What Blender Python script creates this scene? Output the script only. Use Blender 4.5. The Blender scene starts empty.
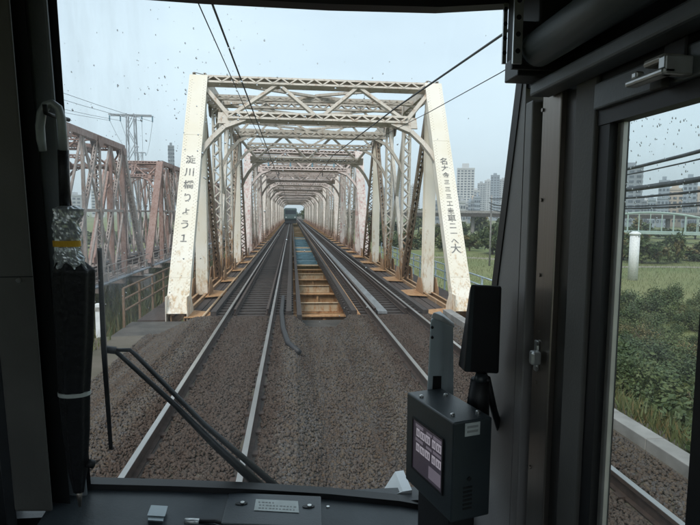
import bpy, bmesh, math, random
import numpy as np
from mathutils import Vector, Matrix
rnd = random.Random(7)
R = math.radians
scene = bpy.context.scene
COL = scene.collection

# ------------------------------------------------------------------ camera
CAM = Vector((0, 0, 2.40)); FPX = 544.0
YAW, PITCH, ROLL = 6.15, 5.15, 0.6
cam_d = bpy.data.cameras.new('camera'); cam = bpy.data.objects.new('camera', cam_d); COL.objects.link(cam)
cam_d.lens = FPX / 700 * 36; cam_d.sensor_width = 36; cam_d.clip_start = 0.02; cam_d.clip_end = 20000
fw = Vector((math.sin(R(YAW)) * math.cos(R(PITCH)), math.cos(R(YAW)) * math.cos(R(PITCH)), -math.sin(R(PITCH))))
rt = fw.cross(Vector((0, 0, 1))).normalized(); up = rt.cross(fw)
rt2 = rt * math.cos(R(ROLL)) + up * math.sin(R(ROLL)); up2 = up * math.cos(R(ROLL)) - rt * math.sin(R(ROLL))
M = Matrix((rt2, up2, -fw)).transposed().to_4x4(); M.translation = CAM
cam.matrix_world = M
scene.camera = cam
def ray(px, py): return fw + rt2 * ((px - 350) / FPX) - up2 * ((py - 262.5) / FPX)
def hit(px, py, ax, val):                      # pixel direction met with a plane of the place
    d = ray(px, py); return CAM + d * ((val - CAM[ax]) / d[ax])

# ------------------------------------------------------------------ sky, sun, exposure
SUN_EL, SUN_AZ = 50, -150
world = bpy.data.worlds.new('World'); scene.world = world; world.use_nodes = True
nt = world.node_tree; nt.nodes.clear()
sky = nt.nodes.new('ShaderNodeTexSky'); sky.sky_type = 'NISHITA'; sky.sun_disc = False
sky.sun_elevation = R(SUN_EL); sky.sun_rotation = R(SUN_AZ); sky.air_density = 1.0; sky.dust_density = 3.5; sky.ozone_density = 1.5
mix = nt.nodes.new('ShaderNodeMixRGB'); mix.inputs[0].default_value = 0.72
mix.inputs[2].default_value = (5.55, 6.75, 7.35, 1)          # thin even overcast over the clear sky
bg = nt.nodes.new('ShaderNodeBackground'); bg.inputs[1].default_value = 0.10
wo = nt.nodes.new('ShaderNodeOutputWorld')
tcw = nt.nodes.new('ShaderNodeTexCoord'); mpw = nt.nodes.new('ShaderNodeMapping'); mpw.inputs['Scale'].default_value = (1, 1, 3)
nzw = nt.nodes.new('ShaderNodeTexNoise'); nzw.inputs['Scale'].default_value = 1.6; nzw.inputs['Detail'].default_value = 5
mrw = nt.nodes.new('ShaderNodeMapRange'); mrw.inputs[1].default_value = .3; mrw.inputs[2].default_value = .7; mrw.inputs[3].default_value = .58; mrw.inputs[4].default_value = .86
nt.links.new(tcw.outputs['Generated'], mpw.inputs[0]); nt.links.new(mpw.outputs[0], nzw.inputs[0]); nt.links.new(nzw.outputs[0], mrw.inputs[0]); nt.links.new(mrw.outputs[0], mix.inputs[0])
nt.links.new(sky.outputs[0], mix.inputs[1]); nt.links.new(mix.outputs[0], bg.inputs[0]); nt.links.new(bg.outputs[0], wo.inputs[0])
sd = bpy.data.lights.new('sun', 'SUN'); sd.energy = 1.2; sd.angle = R(20); sd.color = (1, .96, .9)
sun = bpy.data.objects.new('sun', sd); COL.objects.link(sun)
sv = Vector((math.sin(R(SUN_AZ)) * math.cos(R(SUN_EL)), math.cos(R(SUN_AZ)) * math.cos(R(SUN_EL)), math.sin(R(SUN_EL))))
sun.rotation_euler = sv.to_track_quat('Z', 'Y').to_euler(); sun.location = (-20, 0, 40)
vs = scene.view_settings; vs.view_transform = 'Standard'; vs.look = 'None'; vs.exposure = 0.8; vs.gamma = 1; vs.use_curve_mapping = False
scene.cycles.max_bounces = 8; scene.cycles.transparent_max_bounces = 16; scene.cycles.use_denoising = True
scene.cycles.caustics_reflective = False; scene.cycles.caustics_refractive = False

# ------------------------------------------------------------------ materials
def mat(name, col, rough=.7, metal=0, noise=0.0, scale=8.0, col2=None, bump=0.0, bscale=None, stretch=(1, 1, 1), detail=6, coord='Object', spec=.5, ramp=(.35, .65)):
    m = bpy.data.materials.new(name); m.use_nodes = True
    n = m.node_tree.nodes; l = m.node_tree.links; b = n['Principled BSDF']
    b.inputs['Base Color'].default_value = (*col, 1); b.inputs['Roughness'].default_value = rough; b.inputs['Metallic'].default_value = metal
    b.inputs['Specular IOR Level'].default_value = spec
    if noise or bump or col2:
        tc = n.new('ShaderNodeTexCoord'); mp = n.new('ShaderNodeMapping'); mp.inputs['Scale'].default_value = stretch
        l.new(tc.outputs[coord], mp.inputs[0])
        t = n.new('ShaderNodeTexNoise'); t.inputs['Scale'].default_value = scale; t.inputs['Detail'].default_value = detail
        l.new(mp.outputs[0], t.inputs[0])
        if col2 is None: col2 = tuple(c * (1 - noise) for c in col)
        r = n.new('ShaderNodeValToRGB'); e = r.color_ramp.elements
        e[0].position, e[1].position = ramp; e[0].color = (*col, 1); e[1].color = (*col2, 1)
        l.new(t.outputs[0], r.inputs[0]); l.new(r.outputs[0], b.inputs['Base Color'])
        if bump:
            t2 = n.new('ShaderNodeTexNoise'); t2.inputs['Scale'].default_value = bscale or scale * 3; t2.inputs['Detail'].default_value = 5
            l.new(mp.outputs[0], t2.inputs[0])
            bp = n.new('ShaderNodeBump'); bp.inputs['Strength'].default_value = bump; bp.inputs['Distance'].default_value = .02
            l.new(t2.outputs[0], bp.inputs['Height']); l.new(bp.outputs[0], b.inputs['Normal'])
    return m

def weathered(name, base, rust, amount, zlow=None, dark=None, zamt=.26):
    """old bridge paint: chalky base, rust peeling in patches and streaks, more of it at the feet of the posts"""
    m = bpy.data.materials.new(name); m.use_nodes = True
    n = m.node_tree.nodes; l = m.node_tree.links; b = n['Principled BSDF']; b.inputs['Roughness'].default_value = .75
    b.inputs['Specular IOR Level'].default_value = .3
    tc = n.new('ShaderNodeTexCoord'); mp = n.new('ShaderNodeMapping'); mp.inputs['Scale'].default_value = (2.2, 2.2, .8)
    l.new(tc.outputs['Object'], mp.inputs[0])
    t = n.new('ShaderNodeTexNoise'); t.inputs['Scale'].default_value = 3.0; t.inputs['Detail'].default_value = 10; t.inputs['Roughness'].default_value = .75
    l.new(mp.outputs[0], t.inputs[0])
    val = t.outputs[0]
    if zlow:
        sx = n.new('ShaderNodeSeparateXYZ'); l.new(tc.outputs['Object'], sx.inputs[0])
        mr = n.new('ShaderNodeMapRange'); mr.inputs[1].default_value = zlow; mr.inputs[2].default_value = 0.0; mr.inputs[3].default_value = 0; mr.inputs[4].default_value = zamt
        l.new(sx.outputs[2], mr.inputs[0])
        ad = n.new('ShaderNodeMath'); ad.operation = 'ADD'; l.new(val, ad.inputs[0]); l.new(mr.outputs[0], ad.inputs[1]); val = ad.outputs[0]
    r = n.new('ShaderNodeValToRGB'); e = r.color_ramp.elements
    e[0].position = .66 - amount; e[0].color = (0, 0, 0, 1); e[1].position = .80 - amount * .9; e[1].color = (1, 1, 1, 1)
    l.new(val, r.inputs[0])
    t2 = n.new('ShaderNodeTexNoise'); t2.inputs['Scale'].default_value = .9; t2.inputs['Detail'].default_value = 4; l.new(tc.outputs['Object'], t2.inputs[0])
    r2 = n.new('ShaderNodeValToRGB'); e = r2.color_ramp.elements; e[0].position = .35; e[1].position = .7
    e[0].color = (*base, 1); e[1].color = (*(dark or tuple(c * .8 for c in base)), 1); l.new(t2.outputs[0], r2.inputs[0])
    t3 = n.new('ShaderNodeTexNoise'); t3.inputs['Scale'].default_value = 9; t3.inputs['Detail'].default_value = 6; l.new(tc.outputs['Object'], t3.inputs[0])
    r3 = n.new('ShaderNodeValToRGB'); e = r3.color_ramp.elements; e[0].color = (*[c * .55 for c in rust], 1); e[1].color = (*[min(1, c * 1.5) for c in rust], 1); l.new(t3.outputs[0], r3.inputs[0])
    mx = n.new('ShaderNodeMixRGB'); l.new(r.outputs[0], mx.inputs[0]); l.new(r2.outputs[0], mx.inputs[1]); l.new(r3.outputs[0], mx.inputs[2])
    l.new(mx.outputs[0], b.inputs['Base Color'])
    bp = n.new('ShaderNodeBump'); bp.inputs['Strength'].default_value = .25; bp.inputs['Distance'].default_value = .01
    l.new(t.outputs[0], bp.inputs['Height']); l.new(bp.outputs[0], b.inputs['Normal'])
    return m

def glassmat(name, tint=(1, 1, 1), film=0.02, fscale=3, smear=0):
    """thin window pane: clear, mirror-like at grazing angles, with a faint uneven film of dirt and water"""
    m = bpy.data.materials.new(name); m.use_nodes = True
    n = m.node_tree.nodes; l = m.node_tree.links; n.clear()
    o = n.new('ShaderNodeOutputMaterial'); tr = n.new('ShaderNodeBsdfTransparent'); tr.inputs[0].default_value = (*tint, 1)
    gl = n.new('ShaderNodeBsdfGlossy'); gl.inputs['Roughness'].default_value = .02
    fr = n.new('ShaderNodeFresnel'); fr.inputs[0].default_value = 1.3
    mx = n.new('ShaderNodeMixShader'); l.new(fr.outputs[0], mx.inputs[0]); l.new(tr.outputs[0], mx.inputs[1]); l.new(gl.outputs[0], mx.inputs[2])
    tl = n.new('ShaderNodeBsdfTranslucent'); tl.inputs[0].default_value = (.8, .8, .8, 1)
    tc = n.new('ShaderNodeTexCoord'); mp = n.new('ShaderNodeMapping'); mp.inputs['Scale'].default_value = (2, 1, .7); l.new(tc.outputs['Object'], mp.inputs[0])
    t = n.new('ShaderNodeTexNoise'); t.inputs['Scale'].default_value = fscale; t.inputs['Detail'].default_value = 8; l.new(mp.outputs[0], t.inputs[0])
    mr = n.new('ShaderNodeMapRange'); mr.inputs[1].default_value = .4; mr.inputs[2].default_value = .75; mr.inputs[3].default_value = film * .3; mr.inputs[4].default_value = film * 2.2
    l.new(t.outputs[0], mr.inputs[0])
    fac = mr.outputs[0]
    if smear:                                   # the unwiped strip on the left keeps a streaky film of rain water
        sx = n.new('ShaderNodeSeparateXYZ'); l.new(tc.outputs['Object'], sx.inputs[0])
        a0 = n.new('ShaderNodeMapRange'); a0.inputs[1].default_value = -.20; a0.inputs[2].default_value = -.29; l.new(sx.outputs[0], a0.inputs[0])
        a1 = n.new('ShaderNodeMapRange'); a1.inputs[1].default_value = .95; a1.inputs[2].default_value = 1.15; l.new(sx.outputs[2], a1.inputs[0])
        a = n.new('ShaderNodeMath'); a.operation = 'MULTIPLY'; l.new(a0.outputs[0], a.inputs[0]); l.new(a1.outputs[0], a.inputs[1])
        mq = n.new('ShaderNodeMapping'); mq.inputs['Scale'].default_value = (26, 1, 5); l.new(tc.outputs['Object'], mq.inputs[0])
        t2 = n.new('ShaderNodeTexNoise'); t2.inputs['Scale'].default_value = 1; t2.inputs['Detail'].default_value = 7; l.new(mq.outputs[0], t2.inputs[0])
        b = n.new('ShaderNodeMapRange'); b.inputs[1].default_value = .42; b.inputs[2].default_value = .72; b.inputs[3].default_value = smear * .15; b.inputs[4].default_value = smear; l.new(t2.outputs[0], b.inputs[0])
        c = n.new('ShaderNodeMath'); c.operation = 'MULTIPLY'; l.new(a.outputs[0], c.inputs[0]); l.new(b.outputs[0], c.inputs[1])
        d = n.new('ShaderNodeMath'); d.operation = 'ADD'; l.new(c.outputs[0], d.inputs[0]); l.new(fac, d.inputs[1]); fac = d.outputs[0]
    m2 = n.new('ShaderNodeMixShader'); l.new(fac, m2.inputs[0]); l.new(mx.outputs[0], m2.inputs[1]); l.new(tl.outputs[0], m2.inputs[2])
    l.new(m2.outputs[0], o.inputs[0])
    return m

MT = {}
MT['cream'] = weathered('cream_paint', (.80, .76, .68), (.52, .37, .22), .03, 3.6, (.75, .69, .57), .18)
MT['cream_side'] = weathered('cream_paint_weathered', (.68, .64, .57), (.36, .22, .12), .11, 3.2)
MT['brown'] = weathered('dirty_paint', (.34, .28, .22), (.17, .11, .07), .2, 3)
MT['pink'] = weathered('pink_peeling_paint', (.60, .545, .49), (.33, .215, .16), .15, 1.5)
MT['red'] = weathered('red_lead_paint', (.66, .60, .56), (.38, .17, .15), .17)
MT['oldred'] = weathered('faded_red_steel', (.36, .25, .22), (.21, .115, .085), .2)
MT['oldgrey'] = weathered('faded_grey_pink_steel', (.47, .405, .375), (.28, .19, .155), .17)
MT['rust'] = weathered('rusty_beam', (.50, .30, .15), (.30, .13, .05), .2)
MT['rustlight'] = weathered('rusty_cream_beam', (.56, .44, .30), (.38, .18, .07), .18)
MT['teal'] = mat('teal_plate', (.10, .22, .28), .55, 0, .5, 3, bump=.2)
MT['rail'] = mat('rail_rust', (.075, .05, .04), .7, .3, .4, 12)
MT['railhead'] = mat('rail_head', (.46, .44, .42), .34, .9, .25, 4, stretch=(1, .3, 1))
MT['timber'] = mat('dark_timber', (.055, .042, .036), .85, 0, .5, 6, stretch=(1, 6, 1), bump=.3)
MT['plank'] = mat('walkway_timber', (.085, .06, .05), .85, 0, .5, 7, stretch=(6, .6, 1), bump=.3)
MT['concrete_sl'] = mat('sleeper_concrete', (.085, .068, .058), .9, 0, .4, 5, bump=.2)
MT['dkconcrete'] = mat('dirty_concrete', (.085, .077, .068), .9, 0, .45, 2, bump=.3)
MT['concrete'] = mat('concrete', (.30, .29, .275), .9, 0, .35, 3, bump=.2)
MT['cable_cover'] = mat('grey_cover', (.20, .21, .215), .7, 0, .3, 4, stretch=(3, .4, 1))
MT['wire'] = mat('dark_wire', (.05, .055, .06), .6, .3)
MT['galv'] = mat('galvanised', (.35, .38, .42), .55, .4, .3, 6)
MT['bluerail'] = mat('pale_blue_paint', (.42, .52, .58), .6, 0, .3, 4)
MT['ink'] = mat('black_lettering', (.14, .14, .14), .85, 0, 0, 9, (.42, .40, .36), ramp=(.40, .72))
MT['hose'] = mat('black_hose', (.02, .02, .022), .6)
MT['white'] = mat('white_paint', (.82, .83, .83), .6, 0, .2, 6)
MT['bark'] = mat('bark', (.09, .065, .045), .9, 0, .4, 6)
MT['insul'] = mat('insulator', (.12, .25, .32), .4)
def leafmat(name, a, b_):
    m = mat(name, a, .65, 0, 0, 1.3, b_, detail=3, ramp=(.3, .7)); return m
MT['leaf0'] = leafmat('leaf_dark', (.045, .075, .025), (.075, .10, .035))
MT['leaf1'] = leafmat('leaf_mid', (.07, .105, .03), (.11, .12, .04))
MT['leaf2'] = leafmat('leaf_yellowing', (.12, .12, .04), (.17, .12, .045))
MT['drygrass'] = leafmat('dry_grass', (.15, .14, .06), (.09, .12, .04))

# cab materials
MT['cab_black'] = mat('cab_black', (.012, .012, .013), .6, 0, .3, 20)
MT['cab_dark'] = mat('cab_dark_paint', (.035, .038, .042), .45, 0, .3, 14, bump=.05, bscale=180)
MT['cab_grey'] = mat('cab_grey_paint', (.21, .23, .25), .45, 0, .25, 9, bump=.06, bscale=220)
MT['cab_panel'] = mat('cab_panel', (.13, .125, .115), .6, 0, .35, 5, bump=.06, bscale=200)
MT['cab_steel'] = mat('brushed_steel', (.30, .265, .235), .33, .8, .25, 10, stretch=(1, 1, .05), bump=.04, bscale=160)
MT['cab_steel_dark'] = mat('dark_brushed_steel', (.09, .088, .085), .35, .7, .3, 10, stretch=(1, 1, .05))
MT['cab_pillar'] = mat('pillar_plastic', (.30, .285, .28), .45, 0, .2, 4, bump=.06, bscale=240)
MT['alu'] = mat('aluminium_edge', (.62, .59, .54), .45, .5, .2, 20)
MT['gasket'] = mat('rubber_gasket', (.008, .008, .009), .5)
MT['dash'] = mat('dash_paint', (.055, .066, .075), .36, 0, .4, 9, bump=.05, bscale=200)
MT['floor'] = mat('cab_floor', (.06, .065, .06), .6)
MT['screw'] = mat('screw_metal', (.6, .6, .58), .3, .9)
MT['chrome'] = mat('plated_metal', (.75, .76, .75), .3, .6, .2, 30)
MT['blind'] = mat('blind_fabric', (.14, .17, .18), .5, 0, .25, 9, stretch=(1, .2, 1), bump=.08, bscale=60)
MT['foil'] = mat('silver_foil', (.74, .77, .80), .3, .6, .2, 15)
MT['yellow'] = mat('yellow_band', (.75, .42, .03), .6)
MT['umb'] = mat('black_umbrella_cloth', (.010, .010, .012), .55, 0, .3, 30, bump=.2)
MT['handle'] = mat('umbrella_handle', (.42, .46, .48), .22, 0, .3, 20)
MT['monitor'] = mat('monitor_case', (.038, .048, .053), .36, 0, .15, 20, bump=.06, bscale=400)
MT['black_plastic'] = mat('black_plastic', (.014, .014, .016), .5, 0, .3, 20, bump=.05, bscale=300)
MT['greybox'] = mat('blue_grey_plastic', (.50, .57, .60), .45, 0, .15, 10)
MT['label'] = mat('paper_label', (.55, .58, .56), .8, 0, .12, 60)
MT['labelink'] = mat('label_print', (.30, .31, .30), .8)
MT['wiper'] = mat('wiper_black', (.012, .013, .015), .45)
MT['windscreen'] = glassmat('windscreen_glass', (.97, .985, .985), .02, smear=.22)
MT['sideglass'] = glassmat('side_window_glass', (.86, .90, .89), .03, 5)
def dropmat():
    m = bpy.data.materials.new('rain_water'); m.use_nodes = True
    b = m.node_tree.nodes['Principled BSDF']; b.inputs['Transmission Weight'].default_value = 1; b.inputs['Roughness'].default_value = 0.0
    b.inputs['IOR'].default_value = 1.33; b.inputs['Base Color'].default_value = (1, 1, 1, 1); return m
MT['water'] = dropmat()
def screenmat(name, col, s):
    m = bpy.data.materials.new(name); m.use_nodes = True; b = m.node_tree.nodes['Principled BSDF']
    b.inputs['Base Color'].default_value = (.02, .02, .02, 1); b.inputs['Roughness'].default_value = .25
    b.inputs['Emission Color'].default_value = (*col, 1); b.inputs['Emission Strength'].default_value = s; return m
MT['screen'] = screenmat('screen_dark', (.12, .10, .14), .12)
MT['screen_lit'] = screenmat('screen_lit', (.70, .66, .76), .20)
MT['screen_mid'] = screenmat('screen_mid', (.36, .32, .40), .16)

# ------------------------------------------------------------------ mesh helpers
class MB:
    def __init__(s): s.v = []; s.f = []
    def add(s, vs_, fs):
        k = len(s.v); s.v += [tuple(p) for p in vs_]; s.f += [tuple(i + k for i in q) for q in fs]; return s
    def box(s, x0, x1, y0, y1, z0, z1):
        return s.add([(x0, y0, z0), (x1, y0, z0), (x1, y1, z0), (x0, y1, z0), (x0, y0, z1), (x1, y0, z1), (x1, y1, z1), (x0, y1, z1)],
                     [(0, 3, 2, 1), (4, 5, 6, 7), (0, 1, 5, 4), (1, 2, 6, 5), (2, 3, 7, 6), (3, 0, 4, 7)])
    def bar(s, p0, p1, w, h, upv=(0, 0, 1), off=(0, 0)):
        p0 = Vector(p0); p1 = Vector(p1); d = (p1 - p0).normalized(); u = Vector(upv)
        sd_ = d.cross(u)
        if sd_.length < 1e-4: sd_ = d.cross(Vector((0, 1, 0)))
        sd_.normalize(); u = sd_.cross(d)
        o = sd_ * off[0] + u * off[1]; a = sd_ * (w / 2); b = u * (h / 2)
        q = []
        for p in (p0 + o, p1 + o): q += [p - a - b, p + a - b, p + a + b, p - a + b]
        return s.add(q, [(0, 1, 2, 3), (7, 6, 5, 4), (0, 4, 5, 1), (1, 5, 6, 2), (2, 6, 7, 3), (3, 7, 4, 0)])
    def hexa(s, a, b):         # two quads a, b joined
        return s.add(list(a) + list(b), [(3, 2, 1, 0), (4, 5, 6, 7), (0, 1, 5, 4), (1, 2, 6, 5), (2, 3, 7, 6), (3, 0, 4, 7)])
    def tube(s, pts, r, n=8, cap=True):
        pts = [Vector(p) for p in pts]; rs = r if isinstance(r, (list, tuple)) else [r] * len(pts); k = len(s.v); prev = None
        for i, p in enumerate(pts):
            d = (pts[min(i + 1, len(pts) - 1)] - pts[max(i - 1, 0)]).normalized()
            if prev is None: a = d.cross(Vector((0, 0, 1)) if abs(d.z) < .9 else Vector((1, 0, 0)))
            else: a = prev - d * prev.dot(d)
            a.normalize(); prev = a; b = d.cross(a)
            s.v += [tuple(p + (a * math.cos(2 * math.pi * j / n) + b * math.sin(2 * math.pi * j / n)) * rs[i]) for j in range(n)]
        for i in range(len(pts) - 1):
            for j in range(n):
                q = k + i * n; s.f.append((q + j, q + (j + 1) % n, q + n + (j + 1) % n, q + n + j))
        if cap: s.f.append(tuple(k + j for j in reversed(range(n)))); s.f.append(tuple(k + (len(pts) - 1) * n + j for j in range(n)))
        return s
    def disc(s, c, nrm, r, t, n=10):
        nrm = Vector(nrm).normalized(); return s.tube([Vector(c), Vector(c) + nrm * t], r, n)
    def mesh(s, name):
        m = bpy.data.meshes.new(name); m.from_pydata(s.v, [], s.f); m.update(); return m
    def build(s, name, mt, parent=None, smooth=False, bevel=0, seg=2):
        me = s.mesh(name)
        if smooth: me.polygons.foreach_set('use_smooth', [True] * len(me.polygons))
        me.materials.append(MT[mt] if isinstance(mt, str) else mt)
        o = bpy.data.objects.new(name, me); COL.objects.link(o); o.parent = parent
        if bevel:
            bv = o.modifiers.new('bevel', 'BEVEL'); bv.width = bevel; bv.segments = seg; bv.limit_method = 'ANGLE'
        return o
def tag(o, label=None, cat=None, group=None, kind=None):
    if label: o['label'] = label
    if cat: o['category'] = cat
    if group: o['group'] = group
    if kind: o['kind'] = kind
    return o
def empty(name, loc=(0, 0, 0), rz=0):
    o = bpy.data.objects.new(name, None); COL.objects.link(o); o.location = loc; o.rotation_euler = (0, 0, rz); o.empty_display_size = .2; return o
KIDS = {}
def copy_tree(o, parent=None):
    c = o.copy(); COL.objects.link(c); c.parent = parent
    if o.name not in KIDS: KIDS[o.name] = [x for x in COL.objects if x.parent == o]
    for ch in KIDS[o.name]: copy_tree(ch, c)
    return c

# ------------------------------------------------------------------ layout of the place
TL, TR = -1.0, 2.52           # track centres; rail tops at z = 0
BX, HWD = 0.99, 4.34          # bridge centre line and half width
BASE = -0.70                  # floor beam tops
Y0, PAN, NP, HT = 16.4, 4.5, 5, 7.93
PITCHSP = 23.0; NSPAN = 9
PLAIN = -6.0

# ------------------------------------------------------------------ ground and embankment
def gridmesh(name, xs, ys, zf, mt, kind='structure'):
    v = [(x, y, zf(x, y)) for y in ys for x in xs]; nx = len(xs)
    f = [(j * nx + i, j * nx + i + 1, (j + 1) * nx + i + 1, (j + 1) * nx + i) for j in range(len(ys) - 1) for i in range(nx - 1)]
    mb = MB(); mb.v = v; mb.f = f
    o = mb.build(name, mt, smooth=True); tag(o, kind=kind); return o
def grassmat():
    m = mat('field_grass', (.12, .15, .045), .9, 0, 0, .08, (.18, .18, .07), bump=.5, bscale=4, coord='Object', detail=10); return m
def slopemat():
    return mat('bank_soil_grass', (.075, .066, .045), .95, 0, 0, .8, (.11, .092, .072), bump=.8, bscale=6, coord='Object', detail=10)
g = gridmesh('ground', [-6000, -400, -100, -30, 0, 30, 100, 400, 6000], [-2000, -200, 0, 50, 100, 200, 600, 9000], lambda x, y: PLAIN, grassmat())
def lerp(t, pts):
    for (a, za), (b, zb) in zip(pts, pts[1:]):
        if t <= b: return za + (zb - za) * max(0, min(1, (t - a) / (b - a)))
    return pts[-1][1]
PROF = [(-16, -6.05), (-12, -4.6), (-6.2, -1.0), (-4.6, -.62), (-3.2, -.58), (-2.3, -.158), (.05, -.158), (.42, -.45), (1.1, -.45), (1.42, -.158), (3.8, -.158), (4.15, -.44), (4.9, -.46), (6.0, -.95), (9.5, -3.0), (15, -6.05)]
exs = sorted(set([p[0] for p in PROF] + list(np.arange(-16, 15.1, .5))))
YE = 13.4
eys = [-60, -30, -10, 0, 4, 8, 11, YE]
gridmesh('embankment', exs, eys, lambda x, y: lerp(x, PROF) + (rnd.uniform(-.06, .06) if (x < -4.7 or x > 5.2) else 0), slopemat())
# ballast bed laid on the bank
bx = list(np.arange(-3.2, 4.16, .18)); by = list(np.arange(-30, YE, .6)) + [YE]
bmat = mat('ballast', (.058, .049, .043), .95, 0, 0, 30, (.040, .034, .030), bump=.6, bscale=45, detail=8, coord='Object')
gridmesh('ballast_bed', bx, by, lambda x, y: lerp(x, PROF) + .002 + rnd.uniform(-.006, .004), bmat)
# loose ballast stones, close by
def stones(name, n, ylo, yhi, seed, cols):
    rs = np.random.RandomState(seed)
    base = np.array([(1, 0, 0), (-1, 0, 0), (0, 1, 0), (0, -1, 0), (0, 0, 1), (0, 0, -1)], float)
    tri = np.array([(0, 2, 4), (2, 1, 4), (1, 3, 4), (3, 0, 4), (2, 0, 5), (1, 2, 5), (3, 1, 5), (0, 3, 5)])
    y = ylo + (yhi - ylo) * rs.rand(n) ** 1.25; x = rs.uniform(-3.5, 4.1, n)
    rails = np.array([TL - .533, TL + .533, TR - .533, TR + .533])
    keep = np.min(np.abs(x[:, None] - rails[None]), 1) > .10
    x, y = x[keep], y[keep]; n = len(x)
    px = np.array([p[0] for p in PROF]); pz = np.array([p[1] for p in PROF]); z = np.interp(x, px, pz)
    s = .011 + .021 * rs.rand(n) ** 2.4
    V = base[None] * s[:, None, None] * rs.uniform(.6, 1.25, (n, 6, 1))
    a = rs.uniform(0, 6.28, n); b = rs.uniform(0, 6.28, n)
    ca, sa, cb, sb = np.cos(a), np.sin(a), np.cos(b), np.sin(b)
    X, Y_, Z = V[..., 0], V[..., 1], V[..., 2]
    X, Y_ = X * ca[:, None] - Y_ * sa[:, None], X * sa[:, None] + Y_ * ca[:, None]
    Y_, Z = Y_ * cb[:, None] - Z * sb[:, None], Y_ * sb[:, None] + Z * cb[:, None]
    V = np.stack([X + x[:, None], Y_ + y[:, None], Z + z[:, None] + .016], -1).reshape(-1, 3)
    T = (tri[None] + (np.arange(n) * 6)[:, None, None]).reshape(-1, 3)
    me = bpy.data.meshes.new(name); me.vertices.add(len(V)); me.vertices.foreach_set('co', V.ravel())
    me.loops.add(T.size); me.loops.foreach_set('vertex_index', T.ravel().astype(np.int32))
    me.polygons.add(len(T)); me.polygons.foreach_set('loop_start', np.arange(0, T.size, 3, dtype=np.int32))
    me.polygons.foreach_set('material_index', np.repeat(np.where((np.abs(x - TL) < .75 + .2 * rs.rand(n)) | (np.abs(x - TR) < .7 + .2 * rs.rand(n)), rs.randint(5, 8, n), rs.randint(0, 5, n)), 8).astype(np.int32))
    me.update(); me.validate()
    for c in cols: me.materials.append(c)
    o = bpy.data.objects.new(name, me); COL.objects.link(o); return o
sm = [mat('stone_%d' % i, c, .9, 0, 0, 1.6, (c[0] * .62 + .012, c[1] * .56 + .006, c[2] * .52 + .003), stretch=(2.4, .35, 1), detail=5, ramp=(.38, .66)) for i, c in enumerate([(.088, .071, .056), (.070, .058, .048), (.100, .084, .072), (.076, .072, .071), (.097, .073, .050), (.062, .044, .034), (.050, .037, .029), (.073, .053, .041)])]
tag(stones('ballast_stones', 170000, 2.6, YE, 3, sm), 'brown grey crushed stone ballast around the tracks', 'ballast', kind='stuff')

MT['dirt'] = mat('path_dirt', (.30, .27, .21), .95, 0, .3, 1.5, bump=.3)
pa = MB()
for i in range(16):
    a0, a1 = R(12 + i * 2.6), R(12 + (i + 1) * 2.6)
    r0 = 104 + 5 * math.sin(i * .7); r1 = 104 + 5 * math.sin((i + 1) * .7)
    pa.add([(math.sin(a0) * (r0 - 1.6), math.cos(a0) * (r0 - 1.6), PLAIN + .02), (math.sin(a1) * (r1 - 1.6), math.cos(a1) * (r1 - 1.6), PLAIN + .02), (math.sin(a1) * (r1 + 1.6), math.cos(a1) * (r1 + 1.6), PLAIN + .02), (math.sin(a0) * (r0 + 1.6), math.cos(a0) * (r0 + 1.6), PLAIN + .02)], [(0, 1, 2, 3)])
tag(pa.build('path', 'dirt'), kind='structure')

# ------------------------------------------------------------------ tracks
def railprof(mb_f, mb_h, x, y0, y1):
    mb_f.box(x - .061, x + .061, y0, y1, -.153, -.140); mb_f.box(x - .0085, x + .0085, y0, y1, -.140, -.040); mb_f.box(x - .032, x + .032, y0, y1, -.040, -.006)
    mb_h.box(x - .029, x + .029, y0, y1, -.006, 0.0)
sl_ball = MB().add([(-1.0, -.11, -.20), (1.0, -.11, -.20), (1.0, .11, -.20), (-1.0, .11, -.20), (-1.0, -.09, -.158), (1.0, -.09, -.158), (1.0, .09, -.158), (-1.0, .09, -.158)],
                   [(0, 3, 2, 1), (4, 5, 6, 7), (0, 1, 5, 4), (1, 2, 6, 5), (2, 3, 7, 6), (3, 0, 4, 7)]).mesh('sleeper'); sl_ball.materials.append(MT['concrete_sl'])
def track(cx, label):
    t = empty('railway_track', (cx, 0, 0)); tag(t, label, 'railway track', 'tracks across the bridge')
    for s in (-1, 1):
        a, b = MB(), MB(); railprof(a, b, s * .533, -30, 400)
        r_ = a.build('rail', 'rail', t); b.build('rail_head', 'railhead', r_)
        a, b = MB(), MB(); a.box(s * .40 - .05, s * .40 + .05, 13.6, 223, -.15, -.135); a.box(s * .40 - .012, s * .40 + .012, 13.6, 223, -.135, -.01); a.box(s * .40 - .03, s * .40 + .03, 13.6, 223, -.04, -.004)
        a.build('guard_rail', 'rail', t)
        c = MB(); c.box(s * .93 - .07, s * .93 + .07, 13.6, 223, -.168, -.06); c.build('guard_timber', 'timber', t)
    k = 0
    for i in range(22):
        o = bpy.data.objects.new('sleeper', sl_ball); COL.objects.link(o); o.parent = t; o.location = (0, .4 + i * .58, 0)
    st = MB(); y = 13.5
    while y < 223: st.box(-1.05, 1.05, y, y + .2, -.39, -.17); y += .42
    o = st.build('bridge_sleepers', 'timber', t); tag(o, kind='stuff')
    st = MB()
    for i in range(22):
        for s in (-1, 1):
            for q in (-1, 1): st.box(s * .533 + q * .085 - .03, s * .533 + q * .085 + .03, .4 + i * .58 - .05, .4 + i * .58 + .05, -.160, -.125)
    o = st.build('rail_clips', 'rail', t); tag(o, kind='stuff')
    return t
track(TL, 'left railway track with bright worn rails that the train runs on')
rtk = track(TR, 'right railway track with a pale cover strip between its rails')
MB().box(-.32, -.08, 13.6, 223, -.150, -.085).build('cover_strip', 'cable_cover', rtk)

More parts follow.
